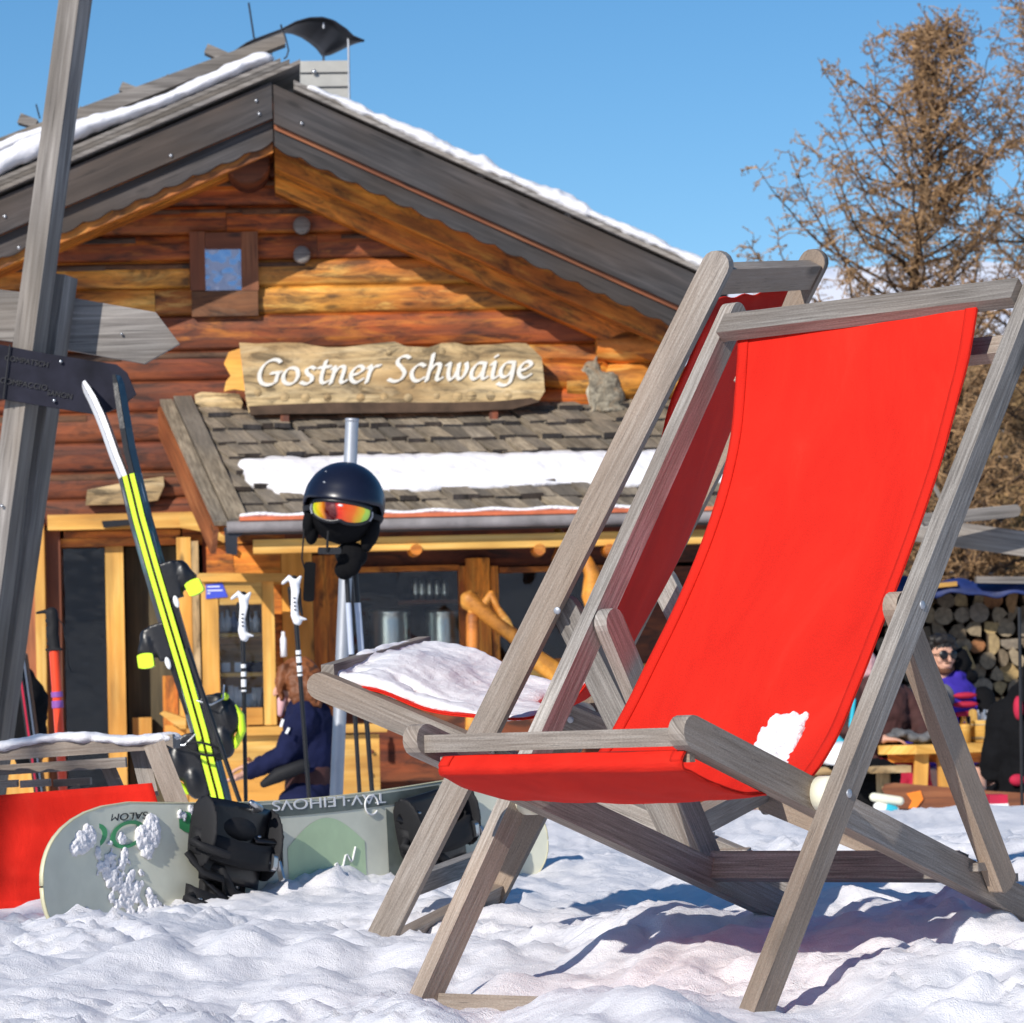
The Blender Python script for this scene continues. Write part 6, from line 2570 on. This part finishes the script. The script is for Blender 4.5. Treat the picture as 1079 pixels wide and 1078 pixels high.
def hand(mb, w, d, side, up, curl=.5):
    """palm and five fingers; w wrist, d direction, up back-of-hand normal"""
    d = V(d).normalized()
    up = (V(up) - d * V(up).dot(d)).normalized()
    s = d.cross(up) * side
    mb.ell(w + d * .045, (.048, .036, .016), d, s, up)
    for k, (o, L) in enumerate(((-.027, .062), (-.009, .072), (.009, .070), (.026, .058))):
        a = w + d * .082 + s * o
        b = a + (d - up * curl * .5).normalized() * L * .5
        e = b + (d * .8 - up * curl * 1.4).normalized() * L * .5
        mb.chain([w + d * .05 + s * o, a, b, e], [.009, .0088, .008, .0068], 8)
    a = w + d * .025 - s * .030
    mb.chain([w + d * .015 - s * .015, a, a + (d * .7 - s * .7).normalized() * .032, a + (d * .95 - s * .45 - up * .3).normalized() * .058], [.012, .0115, .0095, .008], 8)


# person in the navy jacket at the counter, facing left, seen from the side and slightly from behind
YPn = 15.4
k_ = YPn / F
hd = P(312, 722, YPn)
gnd = V((hd.x, YPn, -.60))
p1 = thing('person', 'person in a navy jacket with brown shoulder-length hair reaching towards the counter', 'person', gnd)
body = MB()
fdir = V((-.93, .28, -.12))
s_, f_, u_ = head(body, hd, fdir, .092)
body.chain([hd - ZA * .06 + V((.015, 0, 0)), hd + V((.035, 0, -.17))], [.050, .058], 12)
pelv = P(318, 850, YPn)
chest = P(325, 775, YPn)
body.chain([chest, P(322, 815, YPn), pelv], [(.10, .09), (.09, .08), (.10, .09)], 14, squash=YA)
for dy in (-.09, .09):
    body.chain([pelv + YA * dy, V((pelv.x - .02, YPn + dy, -.20)), V((pelv.x + .02, YPn + dy, -.54))], [.085, .06, .045], 12)
    body.ell(V((pelv.x - .05, YPn + dy, -.56)), (.12, .045, .04))
sh = P(322, 757, YPn) - YA * .11
el_ = P(300, 797, YPn) - YA * .14
wr = P(262, 815, YPn) - YA * .10
body.chain([sh, el_, wr], [.055, .042, .028], 12)
hand(body, wr, P(250, 819, YPn) - P(262, 815, YPn), 1, ZA, .4)
sh2 = P(320, 757, YPn) + YA * .11
body.chain([sh2, P(300, 800, YPn) + YA * .2, P(270, 805, YPn) + YA * .15], [.055, .042, .028], 12)
hand(body, P(270, 805, YPn) + YA * .15, V((-1, 0, -.2)), -1, ZA, .4)
bo_ = build_part(body, 'body', M['skin'], p1, .0085, 1)
bo_['label'] = 'person'
jk = MB()
jk.chain([P(325, 760, YPn), P(326, 785, YPn), P(323, 812, YPn)], [(.125, .115), (.120, .110), (.105, .105)], 18, squash=YA)
jk.chain([P(320, 748, YPn) + YA * .09, P(320, 748, YPn) - YA * .09], [.055, .055], 12)
jk.chain([P(315, 741, YPn), P(318, 748, YPn)], [.06, .07], 12)
jk.chain([sh, el_.lerp(sh, .5), el_, wr.lerp(el_, .08)], [.066, .060, .052, .034], 14)
jk.chain([sh2, P(300, 800, YPn) + YA * .2, P(272, 804, YPn) + YA * .15], [.062, .050, .034], 14)
build_part(jk, 'jacket', M['navy cloth'], p1, .010, 2, (.03, .07))
wb_ = MB()
wb_.chain([P(327, 818, YPn), P(324, 826, YPn)], [(.108, .104), (.110, .106)], 18, squash=YA)
build_part(wb_, 'belt', M['brown cloth'], p1, .010, 1)
hm = MB()
hm.chain([P(326, 832, YPn), P(324, 850, YPn), P(322, 862, YPn)], [(.112, .108), (.122, .115), (.125, .118)], 18, squash=YA)
for dy in (-.09, .09):
    hm.chain([pelv + YA * dy, V((pelv.x - .02, YPn + dy, -.20)), V((pelv.x + .02, YPn + dy, -.50))], [.11, .085, .075], 12)
build_part(hm, 'trousers', M['navy cloth'], p1, .011, 2, (.02, .06))
bt = MB()
for dy in (-.09, .09):
    bt.ell(V((pelv.x - .05, YPn + dy, -.545)), (.15, .06, .055))
    bt.chain([V((pelv.x + .02, YPn + dy, -.36)), V((pelv.x + .02, YPn + dy, -.52))], [.07, .065], 12)
build_part(bt, 'boots', M['black rubber'], p1, .011, 2)
ha = MB()
ha.ell(hd + ZA * .035 + V((.014, 0, 0)), (.098, .096, .094))
for i in range(16):
    a = R(-75) + R(290) * i / 15 - R(35)
    cx, cy = math.cos(a), math.sin(a)
    if cx < -.72:
        continue
    ha.chain([hd + V((.020 + .085 * cx, .085 * cy, .03)), hd + V((.035 + .10 * cx, .10 * cy, -.05)), hd + V((.035 + .105 * cx + random.uniform(-.01, .015), .10 * cy, -.075 + random.uniform(-.02, .015)))], [.030, .028, .016], 8)
ha.chain([hd + V((-.05, -.06, .07)), hd + V((-.07, -.075, .0)), hd + V((-.06, -.07, -.06))], [.03, .022, .010], 8)
build_part(ha, 'hair', M['brown hair'], p1, .008, 1, (.025, .02))
for (x, y, w_, h_) in ((303, 770, 3, 6), (297, 762, 2.5, 8)):
    q = MB()
    q.beam(P(x - w_ * .5, y + h_ * .5, YPn - .238), P(x + w_ * .5, y - h_ * .5, YPn - .232), XA, .012, .004)
    q.build('jacket_print', M['white paint'], p1)
q = MB()
q.chain([P(298, 738, YPn) - YA * .05, P(296, 752, YPn) - YA * .03], [.022, .014], 8)
q.build('collar', M['pink cloth'], p1)
q = MB()
q.chain([P(281, 825, YPn) - YA * .17, P(296, 816, YPn) - YA * .19, P(322, 806, YPn) - YA * .17], [.018, .034, .03], 10)
tag(build_part(q, 'bag_strap', M['black rubber'], None, .008, 1) if False else q.build('shoulder_bag', M['black rubber'], None, loc=P(296, 816, YPn)), 'black shoulder bag strap across the waist of the navy jacket', 'bag')

# man with sunglasses
YM = 20.9
hm_c = P(991, 692, YM)
p2 = thing('person', 'bearded man with round sunglasses in a violet and crimson jacket seated at the table', 'person', V((hm_c.x, YM, -.56)))
body = MB()
fd = V((.42, -1, -.02)).normalized()
s_, f_, u_ = head(body, hm_c, fd, .098)
body.chain([hm_c - ZA * .08, hm_c + V((-.0, .03, -.20))], [.055, .062], 12)
ch_ = hm_c + V((.02, .05, -.42))
pv = hm_c + V((.02, .12, -.72))
body.chain([ch_ + ZA * .1, ch_, pv], [(.17, .11), (.16, .11), (.16, .12)], 14, squash=XA)
sR, sL = ch_ + V((-.19, 0, .13)), ch_ + V((.19, 0, .13))
eR, eL = ch_ + V((-.24, -.10, -.16)), ch_ + V((.24, -.10, -.16))
wR, wL = ch_ + V((-.10, -.33, -.20)), ch_ + V((.08, -.34, -.20))
body.chain([sR, eR, wR], [.055, .045, .03], 12)
body.chain([sL, eL, wL], [.055, .045, .03], 12)
hand(body, wR, V((.7, -.5, -.1)), 1, ZA, .6)
hand(body, wL, V((-.5, -.6, -.1)), -1, ZA, .6)
for s2 in (-1, 1):
    body.chain([pv + V((.09 * s2, 0, -.02)), pv + V((.13 * s2, -.42, 0)), pv + V((.13 * s2, -.44, -.42))], [.09, .065, .05], 12)
    body.ell(pv + V((.13 * s2, -.50, -.46)), (.045, .12, .04))
build_part(body, 'body', M['skin'], p2, .0075, 1)
jm = MB()
jm.chain([ch_ + ZA * .13, ch_, pv + ZA * .06], [(.215, .15), (.20, .155), (.19, .16)], 18, squash=XA)
jm.chain([sR, eR, wR.lerp(eR, .1)], [.085, .072, .05], 14)
jm.chain([sL, eL, wL.lerp(eL, .1)], [.085, .072, .05], 14)
jm.chain([sR + V((.03, 0, .02)), sL + V((-.03, 0, .02))], [.085, .085], 12)
jm.chain([hm_c + V((.045, .0, -.16)), hm_c + V((.10, .0, -.13)), hm_c + V((.12, .06, -.12))], [.035, .045, .05], 10)
build_part(jm, 'jacket', M['violet cloth'], p2, .010, 2, (.015, .09))
for (dx, dz, L_) in ((.11, .12, .10), (.11, .065, .11), (.11, .005, .11)):
    q = MB()
    q.ell(ch_ + V((dx, -.148, dz + .06)), (L_ * .72, .030, .020), XA, YA, V((.1, 0, 1)))
    q.build('jacket_stripe', M['crimson cloth'], p2)
    q = MB()
    q.ell(ch_ + V((-dx, -.148, dz + .06)), (L_ * .6, .030, .020), XA, YA, V((-.1, 0, 1)))
    q.build('jacket_stripe', M['crimson cloth'], p2)
q = MB()
q.chain([sL + V((.045, -.02, .03)), eL + V((.03, -.01, .02))], [.075, .068], 12)
q.build('jacket_sleeve', M['black cloth'], p2)
q = MB()
q.ell(hm_c + V((.115, .08, -.05)), (.085, .09, .11))
q.ell(hm_c + V((.15, .10, -.13)), (.09, .09, .06))
build_part(q, 'hood', M['black cloth'], p2, .010, 2, (.03, .05))
q = MB()
q.ell(ch_ + V((-.01, -.09, .16)), (.075, .085, .10))
q.ell(ch_ + V((-.01, -.10, .06)), (.06, .075, .12))
build_part(q, 'shirt', M['grey cloth'], p2, .009, 2)
ha = MB()
for i in range(42):
    a, e = random.uniform(0, 2 * math.pi), random.uniform(.15, 1.5)
    d = s_ * math.cos(a) * math.cos(e) + f_ * math.sin(a) * math.cos(e) + u_ * math.sin(e)
    if d.dot(f_) > .55 and e < .85:
        continue
    ha.ell(hm_c + u_ * .035 - f_ * .010 + V(d) * .088, (.030, .030, .022))
ha.ell(hm_c + u_ * .055 - f_ * .015, (.080, .098, .078), s_, f_, u_)
ha.chain([hm_c + u_ * .10 + f_ * .055 - s_ * .05, hm_c + u_ * .115 + f_ * .06, hm_c + u_ * .10 + f_ * .055 + s_ * .05], [.026, .032, .026], 8)
build_part(ha, 'hair', M['black hair'], p2, .007, 1, (.015, .02))
be = MB()
be.ell(hm_c - u_ * .085 + f_ * .042, (.050, .045, .030), s_, f_, u_)
for k in (-1, 1):
    be.chain([hm_c - u_ * .035 + s_ * k * .070 + f_ * .01, hm_c - u_ * .075 + s_ * k * .048 + f_ * .045], [.012, .020], 8)
be.chain([hm_c - u_ * .040 + f_ * .094 - s_ * .022, hm_c - u_ * .038 + f_ * .100, hm_c - u_ * .040 + f_ * .094 + s_ * .022], [.006, .006, .006], 8)
build_part(be, 'beard', M['beard hair'], p2, .006, 1)
sg_ = thing('sunglasses', 'round dark sunglasses worn by the bearded man', 'sunglasses', hm_c + f_ * .11)
for k in (-1, 1):
    q = MB()
    q.lathe([(0, 0), (.027, 0), (.029, .003), (.027, .006), (0, .007)], hm_c + u_ * .012 + s_ * k * .034 + f_ * .098, (f_ + s_ * k * .25), 20)
    q.build('lens', M['black plastic'], sg_)
    q = MB()
    q.tube([hm_c + u_ * .016 + s_ * k * .062 + f_ * .090, hm_c + u_ * .012 + s_ * k * .084 + f_ * .0], .003, 6)
    q.build('temple', M['black plastic'], sg_)
q = MB()
q.tube([hm_c + u_ * .018 - s_ * .01 + f_ * .106, hm_c + u_ * .018 + s_ * .01 + f_ * .106], .003, 6)
q.build('bridge', M['black plastic'], sg_)

# person in brown jacket and pink hat
YQ = 19.6
hq = P(905, 706, YQ)
p3 = thing('person', 'person with a pale pink hat, brown jacket and crimson trousers seated at the table', 'person', V((hq.x, YQ, -.56)))
body = MB()
fd = V((.8, .55, -.15)).normalized()
s_, f_, u_ = head(body, hq - ZA * .03, fd, .092)
body.chain([hq - ZA * .1, hq + V((.0, 0, -.2))], [.05, .06], 12)
cq = P(925, 752, YQ)
pq = P(905, 812, YQ)
body.chain([cq, pq], [(.15, .11), (.15, .13)], 14, squash=XA)
sA, sB = P(897, 735, YQ) - YA * .08, P(948, 735, YQ) + YA * .05
eA, eB = P(886, 770, YQ) - YA * .15, P(970, 765, YQ)
wA, wB = P(925, 778, YQ) - YA * .28, P(975, 780, YQ) - YA * .1
body.chain([sA, eA, wA], [.05, .042, .028], 12)
body.chain([sB, eB, wB], [.05, .042, .028], 12)
hand(body, wA, V((1, -.1, -.1)), 1, ZA, .5)
hand(body, wB, V((-.6, -.5, -.2)), -1, ZA, .5)
for dx in (0, .16):
    body.chain([pq + V((dx, 0, 0)), P(950, 812, YQ) + V((dx * .4, -.15, 0)), P(955, 812, YQ) + V((dx * .4, -.15, -.38))], [.09, .07, .05], 12)
    body.ell(P(962, 812, YQ) + V((dx * .4, -.2, -.42)), (.10, .05, .04))
build_part(body, 'body', M['skin'], p3, .009, 1)
jq = MB()
jq.chain([P(922, 738, YQ), cq, P(912, 790, YQ)], [(.19, .15), (.20, .16), (.19, .16)], 18, squash=XA)
jq.chain([sA, eA, wA.lerp(eA, .15)], [.085, .075, .05], 14)
jq.chain([sB, eB, wB.lerp(eB, .2)], [.085, .075, .05], 14)
jq.chain([P(905, 730, YQ), P(940, 732, YQ)], [.08, .08], 12)
build_part(jq, 'jacket', M['brown cloth'], p3, .010, 2, (.04, .08))
q = MB()
q.chain([P(875, 772, YQ) - YA * .2, P(882, 783, YQ) - YA * .24, P(898, 790, YQ) - YA * .2], [.012, .026, .03], 10)
q.build('jacket_lining', M['turquoise cloth'], p3)
q = MB()
q.chain([P(897, 738, YQ) - YA * .17, P(892, 765, YQ) - YA * .24], [.012, .012], 8)
q.build('jacket_stripe', M['turquoise cloth'], p3)
tq = MB()
for dx in (0, .14):
    tq.chain([pq + V((dx, 0, -.01)), P(945, 812, YQ) + V((dx * .6, -.15, -.0)), P(955, 815, YQ) + V((dx * .5, -.15, -.36))], [.12, .095, .085], 14)
build_part(tq, 'trousers', M['crimson cloth'], p3, .011, 2, (.03, .08))
q = MB()
q.ell(hq + ZA * .03, (.108, .105, .105))
q.ell(hq - ZA * .02, (.112, .108, .05))
q.ell(hq + ZA * .135, (.04, .04, .035))
build_part(q, 'hat', M['pink cloth'], p3, .009, 2, (.01, .02))
q = MB()
q.ell(hq - ZA * .085 - YA * .03, (.08, .07, .045))
q.ell(hq - ZA * .13, (.10, .09, .05))
build_part(q, 'scarf', M['brown cloth'], p3, .009, 1, (.03, .02))

# person in black at the right edge, back to the camera
YK = 16.9
hk = P(1099, 716, YK)
p4 = thing('person', 'person in a black and crimson jacket at the right edge, seen from behind', 'person', V((hk.x, YK, -.57)))
body = MB()
s_, f_, u_ = head(body, hk, V((-.3, 1, -.1)), .095)
body.chain([hk - ZA * .06, hk - ZA * .18], [.055, .065], 12)
ck, pk = P(1096, 768, YK), P(1096, 838, YK)
body.chain([ck, pk], [(.16, .12), (.17, .14)], 14, squash=XA)
for s2 in (-1, 1):
    body.chain([ck + V((.18 * s2, 0, .06)), ck + V((.22 * s2, .05, -.2)), ck + V((.12 * s2, .28, -.24))], [.055, .045, .03], 12)
    hand(body, ck + V((.12 * s2, .28, -.24)), V((-.3 * s2, 1, 0)), s2, ZA, .5)
    body.chain([pk + V((.10 * s2, 0, 0)), pk + V((.14 * s2, .40, .0)), pk + V((.14 * s2, .42, -.20))], [.09, .07, .05], 12)
    body.ell(pk + V((.14 * s2, .46, -.2)), (.045, .11, .04))
build_part(body, 'body', M['skin'], p4, .009, 1)
q = MB()
q.chain([P(1098, 752, YK), ck, P(1096, 800, YK), pk], [(.20, .15), (.215, .17), (.20, .17), (.20, .18)], 18, squash=XA)
for s2 in (-1, 1):
    q.chain([ck + V((.18 * s2, 0, .06)), ck + V((.23 * s2, .03, -.2)), ck + V((.13 * s2, .26, -.24))], [.085, .075, .05], 14)
q.chain([ck + V((-.15, 0, .08)), ck + V((.15, 0, .08))], [.08, .08], 12)
build_part(q, 'jacket', M['black cloth'], p4, .010, 2, (.04, .09))
for (x, y, r_) in ((1073, 746, (.025, .03, .06)), (1072, 822, (.04, .03, .03))):
    q = MB()
    q.ell(P(x, y, YK - .15), r_)
    q.build('jacket_panel', M['crimson cloth'], p4)
q = MB()
for s2 in (-1, 1):
    q.chain([pk + V((.10 * s2, 0, -.03)), pk + V((.15 * s2, .38, -.03))], [.12, .09], 12)
build_part(q, 'trousers', M['black cloth'], p4, .011, 2)
q = MB()
q.ell(hk + ZA * .03, (.105, .115, .11))
q.ell(hk - ZA * .04 - YA * .03, (.10, .095, .09))
build_part(q, 'hat', M['black cloth'], p4, .009, 2)
q = MB()
q.box(P(1050, 842, 16.3), .085, .16, .045)
o = q.build('shoe', M['crimson cloth'], None, loc=P(1050, 850, 16.3), mods=(('bevel', .012),))
tag(o, 'crimson and white boot on the snow right of the low bench', 'boot')
q = MB()
q.box(P(1050, 848, 16.3) - YA * .0, .09, .17, .014)
q.build('sole', M['white paint'], o, mods=(('bevel', .004),))
# ---------------------------------------------------------------- camera, sun, sky
cam = bpy.data.cameras.new('camera')
co = bpy.data.objects.new('camera', cam)
C.objects.link(co)
cam.sensor_width = 36
cam.lens = F / 1079 * 36
cam.clip_start = .1
cam.clip_end = 20000
mw = Matrix((cr, cu, -fw)).transposed().to_4x4()
mw.translation = CAM
co.matrix_world = mw
cam.dof.use_dof = True
cam.dof.focus_distance = 5.1
cam.dof.aperture_fstop = 24
sc.camera = co
AZ, EL = R(30.5), R(29.5)
sdir = V((-math.sin(AZ) * math.cos(EL), -math.cos(AZ) * math.cos(EL), math.sin(EL)))     # towards the sun
sl = bpy.data.lights.new('sun', 'SUN')
sl.energy = 4.8
sl.angle = R(.5)
sl.color = (1, .945, .86)
so = bpy.data.objects.new('sun', sl)
C.objects.link(so)
so.rotation_euler = sdir.to_track_quat('Z', 'Y').to_euler()
w = bpy.data.worlds.new('World')
sc.world = w
w.use_nodes = True
nt = w.node_tree
sky = nt.nodes.new('ShaderNodeTexSky')
sky.sky_type = 'NISHITA'
sky.sun_disc = False
sky.sun_elevation = EL
sky.sun_rotation = math.atan2(sdir.x, sdir.y)
sky.altitude = 1900
sky.air_density = 1.0
sky.dust_density = .2
sky.ozone_density = 2.0
bg = nt.nodes['Background']
bg.inputs['Strength'].default_value = .118
hs = nt.nodes.new('ShaderNodeHueSaturation')
hs.inputs['Saturation'].default_value = 1.28
hs.inputs['Hue'].default_value = .497
nt.links.new(sky.outputs[0], hs.inputs['Color'])
nt.links.new(hs.outputs[0], bg.inputs[0])
sc.view_settings.view_transform = 'Standard'
sc.view_settings.look = 'None'
sc.view_settings.exposure = 0
sc.view_settings.gamma = 1
sc.render.engine = 'CYCLES'
